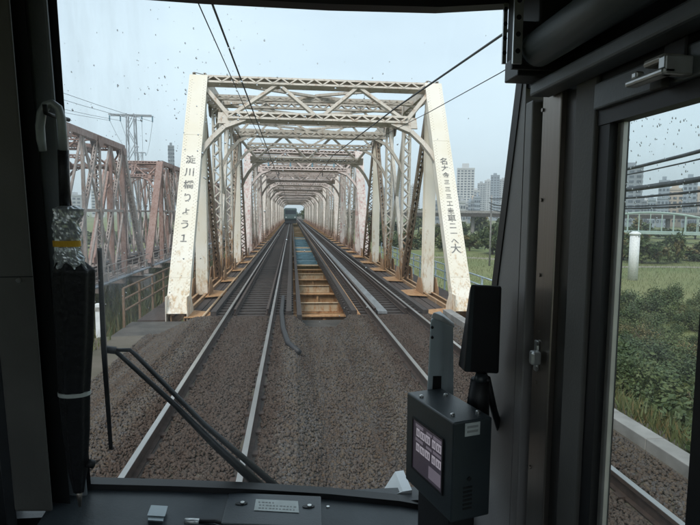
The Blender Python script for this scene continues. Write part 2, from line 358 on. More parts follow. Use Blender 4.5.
# ------------------------------------------------------------------ truss spans
def laced(span, name, p0, p1, w, d, mt, side, flange=.03, plate=.012, step=None, faces=(-1, 1), cover=None, lmat=None, upv=None):
    """built-up member: two webs a width w apart, joined on the open faces by zigzag lacing bars. side = unit vector across the webs"""
    p0 = Vector(p0); p1 = Vector(p1); side = Vector(side); dr = (p1 - p0).normalized(); n = dr.cross(side).normalized()
    a = MB()
    for s in (-1, 1):
        a.bar(p0 + side * (s * (w / 2 - plate)), p1 + side * (s * (w / 2 - plate)), 2 * plate, d, n)
        for q in (-1, 1): a.bar(p0 + side * (s * (w / 2 - .045)) + n * (q * (d / 2)), p1 + side * (s * (w / 2 - .045)) + n * (q * (d / 2)), .09, .016, n)
    if cover: a.bar(p0 + n * (cover * (d / 2 + .02)), p1 + n * (cover * (d / 2 + .02)), w + .06, .022, n)
    o = a.build(name, mt, span)
    L = (p1 - p0).length; step = step or w * .9; k = max(2, int(L / step)); lb = MB()
    for q in faces:
        if cover and q == cover: continue
        for i in range(k):
            s = 1 if i % 2 else -1
            A = p0 + dr * (L * i / k) + side * (s * (w / 2 - .04)) + n * (q * (d / 2 + .014)); B = p0 + dr * (L * (i + 1) / k) - side * (s * (w / 2 - .04)) + n * (q * (d / 2 + .014))
            lb.bar(A, B, .055, .014, n)
    if lb.v: tag(lb.build('lacing_bars', lmat or mt, o), kind='stuff')
    return o
def node(k, zt, x): return Vector((x, k * PAN, zt))
def build_span(near, mt, mside, mtop, mdark, hw=HWD, n=NP, L=PAN, Ht=HT, deck=True):
    sp = empty('truss_span'); T = Ht; X = Vector((1, 0, 0))
    for s in (-1, 1):
        x = s * hw
        for e in (0, 1):
            b = Vector((x, 0 if e == 0 else n * L, 0)); t = Vector((x, L if e == 0 else (n - 1) * L, T))
            ep = laced(sp, 'end_post', b, t, .58, .42, mt if e == 0 else mdark, X, cover=-1 if e == 0 else None, lmat=mdark, step=.4) if e == 0 else laced(sp, 'end_post', b, t, .46, .40, mdark, X, step=.36)
            sp_key = (s, e); POSTS[(sp.name,) + sp_key] = ep
        laced(sp, 'top_chord', (x, L - .1, T), (x, (n - 1) * L + .1, T), .48, .42, mtop, X, cover=None, lmat=mtop, step=.38)
        laced(sp, 'bottom_chord', (x, -.1, -.12), (x, n * L + .1, -.12), .40, .34, mside, X, step=.5, faces=(1,))
        for k in range(1, n):
            b = Vector((x, k * L, 0)); t = Vector((x, k * L, T - .15))
            if k in (1, n - 1):
                a = MB(); a.bar(b, t, .42, .03, (0, 1, 0), (0, -.16)); a.bar(b, t, .42, .03, (0, 1, 0), (0, .16)); a.bar(b, t, .03, .32, (0, 1, 0)); a.build('vertical_post', mt, sp)
            else: laced(sp, 'vertical_post', b, t, .40, .30, mside, X, step=.30)
        # diagonals: steep from the upper corners inward, thin crossed pair in the middle panel
        mid = n // 2
        for k in range(1, n - 1):
            if k < (n - 1) / 2 - .4: prs = [((k, T), (k + 1, 0), .26, mdark)]
            elif k > (n - 1) / 2 + .4 - .5 and not (n % 2 and k == mid): prs = [((k + 1, T), (k, 0), .26, mdark)]
            else: prs = [((k, T), (k + 1, 0), .15, mside), ((k + 1, T), (k, 0), .15, mside)]
            for j, ((ka, za), (kb, zb), w, m_) in enumerate(prs):
                laced(sp, 'diagonal', (x + j * .0, ka * L, za - .1 if za else .1), (x, kb * L, zb - .1 if zb else .1), w, .22 + j * .06, m_, X, step=.28)
        # gusset plates
        for k in range(0, n + 1):
            for q in (-1, 1):
                a = MB(); xx = x + q * .305; yc = k * L
                y0, y1 = (-.25, .75) if k == 0 else ((-.75, .25) if k == n else (-.6, .6))
                pts = [(y0, -.35), (y1, -.35), (y1, .15), (y1 - .35 if k < n else y1, .62), (y0 + .35 if k > 0 else y0, .62), (y0, .15)]
                a.add([(xx - .008, yc + u, v) for u, v in pts] + [(xx + .008, yc + u, v) for u, v in pts],
                      [tuple(range(5, -1, -1)), tuple(range(6, 12))] + [(i, (i + 1) % 6, 6 + (i + 1) % 6, 6 + i) for i in range(6)])
                a.build('gusset_plate', mside if k else mt, sp)
            if 0 < k < n:
                for q in (-1, 1):
                    a = MB(); xx = x + q * .285; yc = k * L; tp = -.02 if k in (1, n - 1) else .18; pts = [(-.5 if k != 1 else -.18, tp), (-.55 if k != 1 else -.3, -.25), (-.3, -.6), (.3, -.6), (.55 if k != n - 1 else .3, -.25), (.5 if k != n - 1 else .18, tp)]
                    a.add([(xx - .008, yc + u, T + v) for u, v in pts] + [(xx + .008, yc + u, T + v) for u, v in pts],
                          [tuple(range(5, -1, -1)), tuple(range(6, 12))] + [(i, (i + 1) % 6, 6 + (i + 1) % 6, 6 + i) for i in range(6)])
                    a.build('gusset_plate', mtop, sp)
    # portals in the plane of the end posts
    for e in (0, 1):
        yb, yt = (0, L) if e == 0 else (n * L, (n - 1) * L)
        def pp(x, drop): t = 1 - drop / T; return Vector((x, yb + (yt - yb) * t, T * t))
        pl = Vector((0, yt - yb, T)).normalized(); m_ = mtop
        laced(sp, 'portal_beam', pp(-hw + .2, .05), pp(hw - .2, .05), .34, .24, m_, pl, step=.30)
        kx = hw * .60
        laced(sp, 'portal_beam', pp(-hw + .2 + 0.9, 1.45), pp(hw - .2 - 0.9, 1.45), .32, .24, m_, pl, step=.28)
        nrm = X.cross(pl)
        q = [(-hw + 1.15, 1.45), (-hw + 2.85, .1), (0, 1.45), (hw - 2.85, .1), (hw - 1.15, 1.45)]
        for a_, b_ in zip(q, q[1:]): MB().bar(pp(*a_), pp(*b_), .12, .12, nrm).build('portal_brace', m_, sp)
        for s in (-1, 1):
            kb = MB(); kp = [pp(s * (hw - .15 - 1.55 * u), 3.1 - 1.55 * math.sin(u * math.pi / 2) ** .8) for u in (0, .12, .3, .55, 1.0)]
            for a_, b_ in zip(kp, kp[1:]): kb.bar(a_, b_, .17, .14, nrm)
            kb.build('knee_brace', m_, sp)
            MB().bar(pp(s * (hw - .15), .25), pp(s * (hw - 1.15), 1.45), .14, .12, nrm).build('portal_brace', m_, sp)
            MB().bar(pp(s * (hw - 2.85), .17), pp(s * (hw - 2.83), -.02), .62, .05, nrm).build('gusset_plate', m_, sp)
            MB().bar(pp(s * (hw - 1.05), 1.30), pp(s * (hw - 1.05), 1.72), .60, .05, nrm).build('gusset_plate', m_, sp)
    for k in range(2, n - 1):
        laced(sp, 'top_strut', (-hw + .2, k * L, T), (hw - .2, k * L, T), .30, .22, mtop, (0, 0, 1), step=.28)
        laced(sp, 'sway_strut', (-hw + 1.0, k * L, T - 1.25), (hw - 1.0, k * L, T - 1.25), .26, .18, mtop, (0, 0, 1), step=.26)
        q = [(-hw + 1.0, T - 1.25), (-hw / 2, T), (0, T - 1.25), (hw / 2, T), (hw - 1.0, T - 1.25)]
        for a_, b_ in zip(q, q[1:]): MB().bar((a_[0], k * L, a_[1]), (b_[0], k * L, b_[1]), .09, .09, (0, 1, 0)).build('sway_brace', mtop, sp)
        for s in (-1, 1): 
            kb = MB(); kp = [(s * (hw - .15 - 1.5 * u), k * L, T - 2.9 + 1.6 * math.sin(u * math.pi / 2) ** .8) for u in (0, .12, .3, .55, 1.0)]
            for a_, b_ in zip(kp, kp[1:]): kb.bar(a_, b_, .13, .13, (0, 1, 0))
            kb.build('knee_brace', mtop, sp)
    for k in range(1, n - 1):
        for s in (-1, 1):
            MB().bar((s * (hw - .2), k * L, T + .02 * s), (0, (k + .5) * L, T + .02 * s), .15, .10).build('top_lateral', mtop, sp)
            MB().bar((0, (k + .5) * L, T + .02 * s), (s * (hw - .2), (k + 1) * L, T + .02 * s), .15, .10).build('top_lateral', mtop, sp)
    for k in range(1, n - 1):
        y = (k + .5) * L; laced(sp, 'mid_strut', (-hw + .2, y, T - .16), (hw - .2, y, T - .16), .20, .14, mtop, (0, 0, 1), step=.24)
        for s in (-1, 1): MB().bar((s * (hw - .2), y, T - .3), (s * (hw - 1.3), y, T - .1), .08, .08, (0, 1, 0)).build('sway_brace', mtop, sp)
    if deck:
        for k in range(n + 1):
            a = MB(); y = k * L
            a.box(-hw + .22, hw - .22, y - .16, y + .16, -.03, 0); a.box(-hw + .22, hw - .22, y - .012, y + .012, -.75, -.03); a.box(-hw + .22, hw - .22, y - .16, y + .16, -.78, -.75)
            for xx in np.linspace(-hw + .5, hw - .5, 9): a.box(xx - .04, xx + .04, y - .1, y - .012, -.745, -.035)
            a.build('floor_beam', 'rust' if near else 'rustlight', sp)
        for xc in (TL - BX, TR - BX):
            for s in (-1, 1):
                xx = xc + s * .62; a = MB(); a.box(xx - .11, xx + .11, -.1, n * L + .1, .285, .305); a.box(xx - .01, xx + .01, -.1, n * L + .1, .02, .285); a.box(xx - .11, xx + .11, -.1, n * L + .1, .003, .02)
                a.build('stringer', 'rust', sp)
        for s in (-1, 1):                                   # broad rusty lateral plates at the feet of the posts
            for k in range(n + 1):
                y = k * L; xa, xb = hw - .22, hw - (1.45 if s < 0 else 1.75); pts = [(xa, y - .95), (xa, y + .95), (xb + .5, y + .55), (xb, y + .2), (xb, y - .2), (xb + .5, y - .55)]
                if k == 0: pts = [(a_, max(b_, y - .3)) for a_, b_ in pts]
                if k == n: pts = [(a_, min(b_, y + .2)) for a_, b_ in pts]
                pts = [(s * a_, b_) for a_, b_ in pts]
                if s < 0: pts = pts[::-1]
                a = MB(); a.add([(u, v, .006) for u, v in pts] + [(u, v, .024) for u, v in pts], [tuple(range(6)), tuple(range(11, 5, -1))] + [(i, 6 + i, 6 + (i + 1) % 6, (i + 1) % 6) for i in range(6)]); a.build('lateral_plate', 'rust', sp)
        # cross frames between the two tracks, seen in the open gap
        for k in range(n):
            if near:
                y = (k + .5) * L
                a = MB(); a.box(-.72, .62, y - .06, y + .06, -.28, -.255); a.box(-.72, .62, y - .01, y + .01, -.255, .0); a.box(-.72, .62, y - .06, y + .06, 0, .02); a.build('cross_frame', 'rustlight', sp)
            for s in (-1, 1): MB().bar((s * (hw - .4), k * L + .2, -.5 + .05 * s), (-s * (hw - .4), (k + 1) * L - .2, -.5 + .05 * s), .12, .10).build('bottom_lateral', 'rust', sp)
    return sp
POSTS = {}
def walkboards(sp):
    for k in range(NP):
        for x0 in (-4.14, -3.85, -3.55, -3.25, 2.68, 2.97, 3.26, 3.55, 3.86):
            MB().box(x0, x0 + .26, k * PAN + .18, (k + 1) * PAN - .18, -.10, -.055 + rnd.uniform(-.008, .004)).build('walkway_board', 'plank', sp)
MT['topgrey'] = weathered('dull_cream_bracing', (.58, .53, .465), (.31, .20, .13), .13)
sp1 = build_span(True, 'cream', 'cream_side', 'topgrey', 'brown'); sp1.location = (BX, Y0, BASE); walkboards(sp1)
tag(sp1, 'nearest cream painted steel truss span with black lettering on its end posts', 'bridge span', 'truss spans of our bridge')
MT['topbrown'] = weathered('dull_brown_bracing', (.52, .445, .41), (.30, .19, .15), .15)
sp2 = build_span(False, 'red', 'pink', 'topbrown', 'pink'); sp2.location = (BX, Y0 + PITCHSP, BASE); walkboards(sp2)
ORD = ['second', 'third', 'fourth', 'fifth', 'sixth', 'seventh', 'eighth', 'ninth']
sp3 = build_span(False, 'pink', 'pink', 'topbrown', 'pink')
for i in range(1, NSPAN):
    o = sp2 if i == 1 else sp3 if i == 2 else copy_tree(sp3)
    o.location = (BX, Y0 + PITCHSP * i, BASE); tag(o, '%s truss span along our bridge, counted from the cab, greyish peeling paint' % ORD[i - 1], 'bridge span', 'truss spans of our bridge')
# blue-green cover plates over the gap between the tracks, further along
pcnt = 0
for i in range(12):
    y = 31.0 + i * 2.9
    t = empty('cover_panel', (BX - .1, y, -.62)); tag(t, 'teal plate row over the gap between tracks, number %s from the cab' % ['one', 'two', 'three', 'four', 'five', 'six', 'seven', 'eight', 'nine', 'ten', 'eleven', 'twelve'][i], 'cover plate', 'teal plates between the tracks')
    for j in range(4): MB().box(-.66, .62, j * .70, j * .70 + .34 + .1 * ((i + j) % 3 == 0), -.03 * (j % 2), .05 + .05 * ((i * 3 + j) % 3)).build('plate', 'teal' if (i * 5 + j * 3) % 7 else 'rustlight', t)
# long edge members of the open gap
for x, m_, lb in ((BX - .79, 'timber', 'dark timber edge along the left of the open gap'), (BX + .70, 'rust', 'rusty steel angle along the right of the open gap')):
    o = MB().box(x - .06, x + .06, 13.6, 223, -.38, -.16).build('edge_beam', m_); tag(o, lb, 'beam')

# lettering on the two nearest end posts
def lettering(post, chars, size, pitch, z_top, dx, mtl='ink'):
    pl = Vector((0, PAN, HT)).normalized(); nrm = Vector((1, 0, 0)).cross(pl)       # out of the post's front face
    obs = []
    for i, ch in enumerate(chars):
        cu = bpy.data.curves.new('t', 'FONT'); cu.body = ch; cu.size = size[i] if isinstance(size, list) else size; cu.align_x = 'CENTER'; cu.align_y = 'CENTER'; cu.extrude = .0015; cu.offset = .006
        o = bpy.data.objects.new('t', cu); COL.objects.link(o); obs.append(o)
    bpy.context.view_layer.update(); dg = bpy.context.evaluated_depsgraph_get(); mb = MB()
    for i, o in enumerate(obs):
        me = o.evaluated_get(dg).to_mesh(); dist = z_top - i * pitch
        c = Vector((dx, 0, 0)) + pl * dist - nrm * 0
        out = Vector((0, -HT, PAN)).normalized() * (.21 + .02 + .0155)
        c = c + out
        mb.add([c + Vector((1, 0, 0)) * v.co.x + pl * v.co.y + Vector((0, -HT, PAN)).normalized() * v.co.z for v in me.vertices], [tuple(p.vertices) for p in me.polygons])
        o.evaluated_get(dg).to_mesh_clear()
    for o in obs: bpy.data.objects.remove(o)
    return mb.build('lettering', mtl, post)
lettering(POSTS[(sp1.name, -1, 0)], '淀川橋りょう１', .34, .49, 5.40, -HWD)
lettering(POSTS[(sp1.name, 1, 0)], '名大会三三三工圭車二一へ大', [.30, .26, .24, .2, .2, .2, .22, .24, .3, .24, .24, .26, .36], .285, 5.55, HWD)

def rivets(post, x):
    d = Vector((0, PAN, HT)).normalized(); o_ = Vector((0, -HT, PAN)).normalized(); L = math.hypot(PAN, HT); m = MB(); k = 0; t_ = .3
    while t_ < L - .2:
        for q in (-.27, -.21, .21, .27):
            c = Vector((x + q, 0, 0)) + d * (t_ + (.06 if abs(q) < .25 else 0)) + o_ * .24; m.tube([c, c + o_ * .012, c + o_ * .016], [.019, .015, .006], 6)
        t_ += .12
    tag(m.build('rivets', 'cream', post), kind='stuff')
    for t_ in (1.15, 6.45):
        c = d * t_ + Vector((x, 0, 0)) + o_ * .243; MB().bar(c, c + d * .42, .62, .012, o_).build('splice_plate', 'cream', post)
for s_ in (-1, 1): rivets(POSTS[(sp1.name, s_, 0)], s_ * HWD)
# abutment
MB().box(BX - 5.6, BX + 5.6, YE + .01, 16.15, -6.1, -.80).build('abutment', 'dkconcrete')
tag(bpy.data.objects['abutment'], 'concrete abutment carrying the near end of the truss bridge', 'abutment')
for i in range(1, NSPAN + 1):
    p = MB(); y = Y0 + PITCHSP * i - .25; p.box(BX - 5.2, BX + 5.2, y - .9, y + .9, -2.1, -1.55); p.box(BX - 4.6, BX + 4.6, y - .7, y + .7, -6.3, -2.1)
    tag(p.build('bridge_pier', 'concrete'), 'concrete pier under the %s joint of our bridge' % ((['first'] + ORD)[i - 1]), 'pier', 'piers of our bridge')
# far bank behind the bridge
gridmesh('far_embankment', list(np.arange(-14, 16.1, 2)), [223.6, 228, 240, 260, 400, 700], lambda x, y: lerp(x, [(-14, -6.05), (-6, -.7), (-4, -.45), (6, -.45), (8, -.7), (16, -6.05)]), slopemat())

# ------------------------------------------------------------------ hand rails and lineside things
def handrail(name, x, ya, yb, zf, mt, label, step=1.5):
    t = empty(name, (x, ya, zf)); tag(t, label, 'railing')
    L = yb - ya; k = int(L / step)
    for i in range(k + 1): MB().bar((0, L * i / k, -.3), (0, L * i / k, 1.08), .06, .06, (0, 1, 0)).build('post', mt, t)
    for z in (.45, .78, 1.08): MB().tube([(0, 0, z), (0, L, z)], .028, 6).build('rail_bar', mt, t)
    return t
handrail('handrail', BX + HWD + 1.15, 16.4, 39, BASE - .1, 'bluerail', 'pale blue steel railing outside the right truss')
handrail('handrail', BX - HWD - 1.25, 15.4, 39, BASE - .1, 'brown', 'rusty railing outside the left truss, beside the lettered post')
for s in (-1, 1):
    xx = BX + s * (HWD + .75); t = empty('side_walkway', (xx, 16.4, BASE - .1)); tag(t, 'narrow walkway outside the %s truss, behind its railing' % ('left' if s < 0 else 'right'), 'walkway')
    for k in range(10): MB().box(-.42, .42, k * 2.26, k * 2.26 + 2.2, -.06, 0).build('deck_plate', 'plank', t)
    for k in range(6): MB().bar((-s * .42, k * PAN, -.12), (s * .48, k * PAN, -.12), .1, .1).build('bracket', 'rust', t)
tag(MB().tube([(BX - HWD + 1.1, 13.6, -.62), (BX - HWD + 1.1, 60, -.62)], .05, 8).build('cable_pipe', 'rustlight', smooth=True), 'thin rusty pipe along the boards left of the left track', 'pipe')
tag(MB().tube([(BX - HWD + .8, 13.6, -.62), (BX - HWD + .8, 60, -.62)], .035, 8).build('cable_pipe', 'rustlight', smooth=True), 'thinner rusty pipe next to the foot of the left truss', 'pipe')
# pale trough cover strip beside the right track, in pieces
t = empty('cable_trough', (4.42, 0, -.46)); tag(t, 'pale concrete cable trough lid strip beside the right track', 'cable trough')
for i in range(18): MB().box(-.12, .12, i * .9 - 1.2, i * .9 - .31, -.12, .16).build('trough_lid', 'concrete', t, bevel=.01)
# hose between the tracks
pts = []
for q in [(283, 297, -.08), (281.5, 312, -.08), (283, 328, -.08), (288, 343, -.10), (299, 352, -.14)]:
    pts.append(hit(q[0], q[1], 2, q[2]))
tag(MB().tube(pts, .055, 8).build('black_hose', 'hose', smooth=True), 'black bent hose lying on the ballast beside the left track', 'hose')
p = hit(100, 330, 2, -.7); o = empty('marker_post', (p.x, p.y, -.75)); tag(o, 'short white marker post on the bank left of the bridge', 'post')
MB().box(-.09, .09, -.06, .06, -.2, .75).build('stake', 'white', o, bevel=.015); MB().box(-.092, .092, -.064, .064, .55, .66).build('band', 'ink', o)

# ------------------------------------------------------------------ overhead wires
def wire(name, pts, r, label, n=6, cat='wire'):
    o = MB().tube(pts, r, n).build(name, 'wire', smooth=True); tag(o, label, cat); return o
wire('contact_wire', [(-1.0, -4, 5.02), (-1.0, 20, 5.02), (-.98, 60, 5.0), (-1.0, 190, 5.0)], .016, 'thick overhead contact wire above the left track')
wire('messenger_wire', [(-1.2, -4, 5.08), (-1.19, 14, 5.06), (-1.12, 30, 5.25), (-1.0, 60, 5.3), (-1.0, 190, 5.3)], .009, 'thin overhead wire just left of the thick contact wire')
wire('contact_wire', [(3.2, 2, 4.9), (2.95, 7.6, 4.93), (2.55, 13.4, 5.0), (2.15, 29.5, 5.45), (2.3, 80, 5.5), (2.5, 190, 5.4)], .019, 'thick overhead contact wire above the right track')
wire('messenger_wire', [(3.75, 2, 4.75), (3.6, 9.4, 4.86), (3.5, 13.8, 5.0), (2.9, 27, 5.4), (3.0, 80, 5.5), (2.6, 190, 5.4)], .009, 'thin overhead wire right of the thick right contact wire')
for y, xx in ((43.2, -1.0), (66.2, -1.0), (43.2, 2.4)):
    t = empty('catenary_bracket', (xx, y, 5.3)); tag(t, {(43.2, -1.0): 'dark bracket with insulators holding the left wires at the second span', (66.2, -1.0): 'smaller dark bracket holding the left wires at the third span', (43.2, 2.4): 'dark bracket with insulators holding the right wires at the second span'}[(y, xx)], 'bracket')
    MB().tube([(-1.0, 0, .62), (1.2, 0, .62)], .04, 8).build('arm', 'wire', t); MB().tube([(0, 0, .62), (0, 0, -.02)], .03, 8).build('drop_rod', 'wire', t)
    for xq in (-.8, .9): MB().tube([(xq, 0, .5), (xq, 0, .56), (xq, 0, .62), (xq, 0, .75), (xq, 0, .85), (xq, 0, 1.25)], [.03, .09, .05, .09, .05, .03], 8).build('insulator', 'insul', t)

# ------------------------------------------------------------------ parallel red truss bridge on the left
LBX, LHW, LPAN, LN, LHT, LZ = -16.2, 2.6, 5.6, 7, 10.05, -2.6
def old_span():
    sp = build_span(False, 'oldred', 'oldgrey', 'oldred', 'oldgrey', hw=LHW, n=LN, L=LPAN, Ht=LHT, deck=False)
    for k in range(LN + 1): MB().box(-LHW, LHW, k * LPAN - .15, k * LPAN + .15, -.9, -.05).build('floor_beam', 'oldgrey', sp)
    for s in (-1, 1):
        MB().box(s * 1.0 - .15, s * 1.0 + .15, 0, LN * LPAN, -.65, -.1).build('stringer', 'oldgrey', sp)
        for z in (.55, 1.1): MB().tube([(s * (LHW + .5), 0, z), (s * (LHW + .5), LN * LPAN, z)], .035, 6).build('walkway_rail', 'oldgrey', sp)
        for k in range(0, 20): MB().bar((s * (LHW + .5), k * 2, -.1), (s * (LHW + .5), k * 2, 1.1), .06, .06, (0, 1, 0)).build('walkway_post', 'oldgrey', sp)
        MB().box(s * LHW - .5 + .6 * s, s * LHW + .5 + .2 * s, 0, LN * LPAN, -.16, -.08).build('walkway', 'galv', sp)
    for s in (-1, 1):
        for k in range(1, LN - 1):
            x = s * LHW; y = k * LPAN; h2 = LHT / 2
            MB().bar((x, y, h2), (x, y + LPAN, h2), .16, .2).build('mid_rail', 'oldgrey', sp)
            MB().bar((x, y + LPAN / 2, .2), (x, y + LPAN / 2, LHT - .2), .2, .2, (0, 1, 0)).build('sub_vertical', 'oldred' if k % 2 else 'oldgrey', sp)
            for a_, b_ in (((y, h2), (y + LPAN / 2, LHT)), ((y + LPAN, h2), (y + LPAN / 2, LHT)), ((y, h2), (y + LPAN / 2, 0)), ((y + LPAN, h2), (y + LPAN / 2, 0))): MB().bar((x, *a_), (x, *b_), .13, .15, (0, 1, 0)).build('sub_diagonal', 'oldgrey', sp)
    MB().box(-1.2, 1.2, 0, LN * LPAN, -.08, .08).build('track_deck', 'timber', sp)
    for x in (-.533, .533): MB().box(x - .035, x + .035, 0, LN * LPAN, .082, .22).build('rail', 'rail', sp)
    return sp
PAN_KEEP = PAN
os_ = old_span()
for i, y in enumerate((12.5, 53.5, 94.5)):
    o = os_ if i == 0 else copy_tree(os_)
    o.location = (LBX, y, LZ); tag(o, ['nearest faded red truss span of the parallel bridge on the left', 'second faded red truss span of the parallel bridge, behind the lettered post', 'farthest faded red truss span of the parallel bridge'][i], 'bridge span', 'spans of the parallel red bridge')
for i, y in enumerate((12.2, 52.6, 93.6, 134)):
    tag(MB().box(LBX - 3.2, LBX + 3.2, y - .9, y + .9, -6.3, LZ - .95).build('bridge_pier', 'concrete'), 'concrete pier under the %s joint of the parallel red bridge' % ['nearest', 'second', 'third', 'farthest'][i], 'pier', 'piers of the parallel red bridge')

# ------------------------------------------------------------------ transmission masts on the left
def mast(x, y, h, arm, label):
    t = empty('power_mast', (x, y, PLAIN)); tag(t, label, 'power mast'); w = h * .026
    for s in (-1, 1):
        for q in (-1, 1): MB().bar((s * w * 1.6, q * w * 1.6, 0), (s * w, q * w, h), .22, .22, (0, 1, 0)).build('leg', 'galv', t)
    lb = MB(); k = 9
    for i in range(k):
        z0, z1 = h * i / k, h * (i + 1) / k; w0, w1 = w * (1.6 - .6 * i / k), w * (1.6 - .6 * (i + 1) / k); s = 1 if i % 2 else -1
        for q in (-1, 1): lb.bar((s * w0, q * w0, z0), (-s * w1, q * w1, z1), .12, .12); lb.bar((q * w0, s * w0, z0), (q * w1, -s * w1, z1), .12, .12)
    tag(lb.build('lattice_bars', 'galv', t), kind='stuff')
    for q in (-1, 1): MB().bar((-arm / 2, q * w, h - .3), (arm / 2, q * w, h - .3), .25, .25).build('crossarm', 'galv', t)
    for s in (-1, -.5, .5, 1): MB().tube([(s * arm / 2, 0, h - .4), (s * arm / 2, 0, h - 1.6)], .14, 6).build('insulator', 'insul', t)
    return t
d1 = hit(131, 114, 1, 125.0); mast(d1.x, 125, d1.z - PLAIN, 9.0, 'grey lattice power mast with wide crossarm behind the red bridge')
d2 = hit(140, 152, 1, 260.0); mast(d2.x, 260, d2.z - PLAIN, 5.0, 'smaller distant grey lattice mast right of the wide armed one')
for i, s in enumerate((-1, -.5, .5, 1)):
    a = Vector((d1.x + s * 4.5, 125, d1.z - 1.5)); a0 = a + Vector((-16 + 3 * s, -95, -2 + 1.2 * s)); pts = []
    for j in range(9): u = j / 8; p = a0.lerp(a, u); p.z -= 4 * u * (1 - u) * 1.3; pts.append(p)
    b = Vector((d2.x + s * 2.5, 260, d2.z - 1.5))
    for j in range(1, 9): u = j / 8; p = a.lerp(b, u); p.z -= 4 * u * (1 - u) * 2; pts.append(p)
    wire('power_line', pts, .035, ['leftmost', 'second from left', 'third from left', 'rightmost'][i] + ' of the four thin power lines on the lattice mast', cat='power line')

# ------------------------------------------------------------------ cables on the right, slanting away from the track
az = R(15.0); dv = Vector((math.sin(az), math.cos(az), 0)); pv = Vector((math.cos(az), -math.sin(az), 0)); DC = 9.0
poles = []
for i, (u, hgt) in enumerate(((3.2, 6.3), (47, 6.5), (92, 6.5))):
    b = pv * DC + dv * u; zg = lerp(b.x, PROF) if b.y < YE else PLAIN
    t = empty('cable_pole', (b.x, b.y, zg)); tag(t, ['utility pole just outside the side window carrying the cables', 'utility pole beyond the right truss carrying the cables', 'farthest utility pole carrying the cables over the field'][i], 'pole', 'poles of the slanting cables')
    top = 2.4 + 3.2 - zg; MB().tube([(0, 0, -.3), (0, 0, top)], [.16, .11], 10).build('shaft', 'concrete', t, smooth=True)
    for z in (2.72, 2.0, 1.5, 1.1): MB().box(-.35, .1, -.05, .05, 2.4 + z - zg - .05, 2.4 + z - zg + .05).build('arm', 'galv', t)
for i, (h, dd, r) in enumerate(((2.72, -.30, .07), (2.60, -.18, .03), (2.0, -.32, .10), (1.86, -.2, .04), (1.5, -.30, .05), (1.14, -.3, .045), (1.0, -.22, .03))):
    pts = []
    for a, b in ((3.2, 47), (47, 92)):
        for j in range(13):
            u = j / 12
            if a > 4 and j == 0: continue
            p = pv * (DC + dd) + dv * (a + (b - a) * u); pts.append((p.x, p.y, 2.4 + h - 4 * u * (1 - u) * (.55 + .12 * (i % 3))))
    wire('cable', pts, r, ['topmost thick cable', 'thin cable just under the topmost', 'second thick cable from the top', 'thin cable just under the second thick one', 'middle thinner cable', 'second cable from the bottom', 'lowest thin cable'][i] + ' seen through the side window', cat='cable')

# ------------------------------------------------------------------ vegetation
def leafmesh(name, n, rx, ry, rz, size, seed, mats, clumps=14, flat=0.0):
    rs = np.random.RandomState(seed)
    cc = rs.normal(size=(clumps, 3)); cc /= np.linalg.norm(cc, axis=1)[:, None]; cc *= rs.uniform(.35, .85, (clumps, 1)); cc[:, 2] = np.abs(cc[:, 2]) * (1 - flat) + cc[:, 2] * flat
    w = rs.randint(0, clumps, n); d = rs.normal(size=(n, 3)); d /= np.linalg.norm(d, axis=1)[:, None]
    P = cc[w] + d * rs.uniform(.08, .36, (n, 1)); P *= np.array([rx, ry, rz])
    a = rs.normal(size=(n, 3)); a /= np.linalg.norm(a, axis=1)[:, None]; b = np.cross(a, rs.normal(size=(n, 3))); b /= np.linalg.norm(b, axis=1)[:, None]
    s = size * rs.uniform(.6, 1.4, (n, 1))
    V = np.stack([P - a * s, P + b * s * .55, P + a * s, P - b * s * .55], 1).reshape(-1, 3)
    me = bpy.data.meshes.new(name); me.from_pydata(V.tolist(), [], np.arange(4 * n).reshape(-1, 4).tolist())
    for m in mats: me.materials.append(MT[m])
    me.polygons.foreach_set('material_index', (w * 7 % len(mats)).astype(np.int32)); me.update(); return me
def treemesh(seed, mats):
    cr = leafmesh('crown', 2200, 3.6, 3.6, 3.0, .36, seed, mats, 22, .8)
    tk = MB(); tk.tube([(0, 0, 0), (.1, .05, 1.5), (0, .1, 3.2), (.1, 0, 5.0)], [.26, .2, .16, .05], 7); r2 = random.Random(seed)
    for i in range(6):
        a = i * 1.05 + r2.random(); z = 1.9 + i * .35; tk.tube([(.05, .05, z), (math.cos(a) * 1.1, math.sin(a) * 1.1, z + .9), (math.cos(a) * 2.2, math.sin(a) * 2.2, z + 1.6)], [.1, .07, .02], 5)
    t = tk.mesh('trunk'); t.materials.append(MT['bark']); return cr, t
TREES = [treemesh(11, ['leaf0', 'leaf1']), treemesh(12, ['leaf0', 'leaf0', 'leaf1']), treemesh(13, ['leaf1', 'leaf2', 'leaf0']), treemesh(14, ['leaf1', 'leaf1', 'leaf2']), treemesh(15, ['leaf0', 'leaf2', 'leaf0'])]
def tree(x, y, z, s, kind, rz, label, group):
    t = empty('tree', (x, y, z), rz); t.scale = (s * rnd.uniform(.7, 1.4), s * rnd.uniform(.8, 1.2), s * rnd.uniform(.6, 1.35)); tag(t, label, 'tree', group)
    a = bpy.data.objects.new('crown', TREES[kind][0]); COL.objects.link(a); a.parent = t; a.location = (0, 0, 2.5)
    b = bpy.data.objects.new('trunk', TREES[kind][1]); COL.objects.link(b); b.parent = t
for i in range(46):
    a = 9 + i * .95; a += rnd.uniform(-.6, .6); d = 150 - 28 * math.sin((a - 8) / 45 * 3.1) + rnd.uniform(-12, 12)
    tree(math.sin(R(a)) * d, math.cos(R(a)) * d, PLAIN, rnd.uniform(.55, 1.0), rnd.randint(0, 4), rnd.uniform(0, 6), 'dark bushy tree in the row along the far edge of the field', 'trees along the field edge')
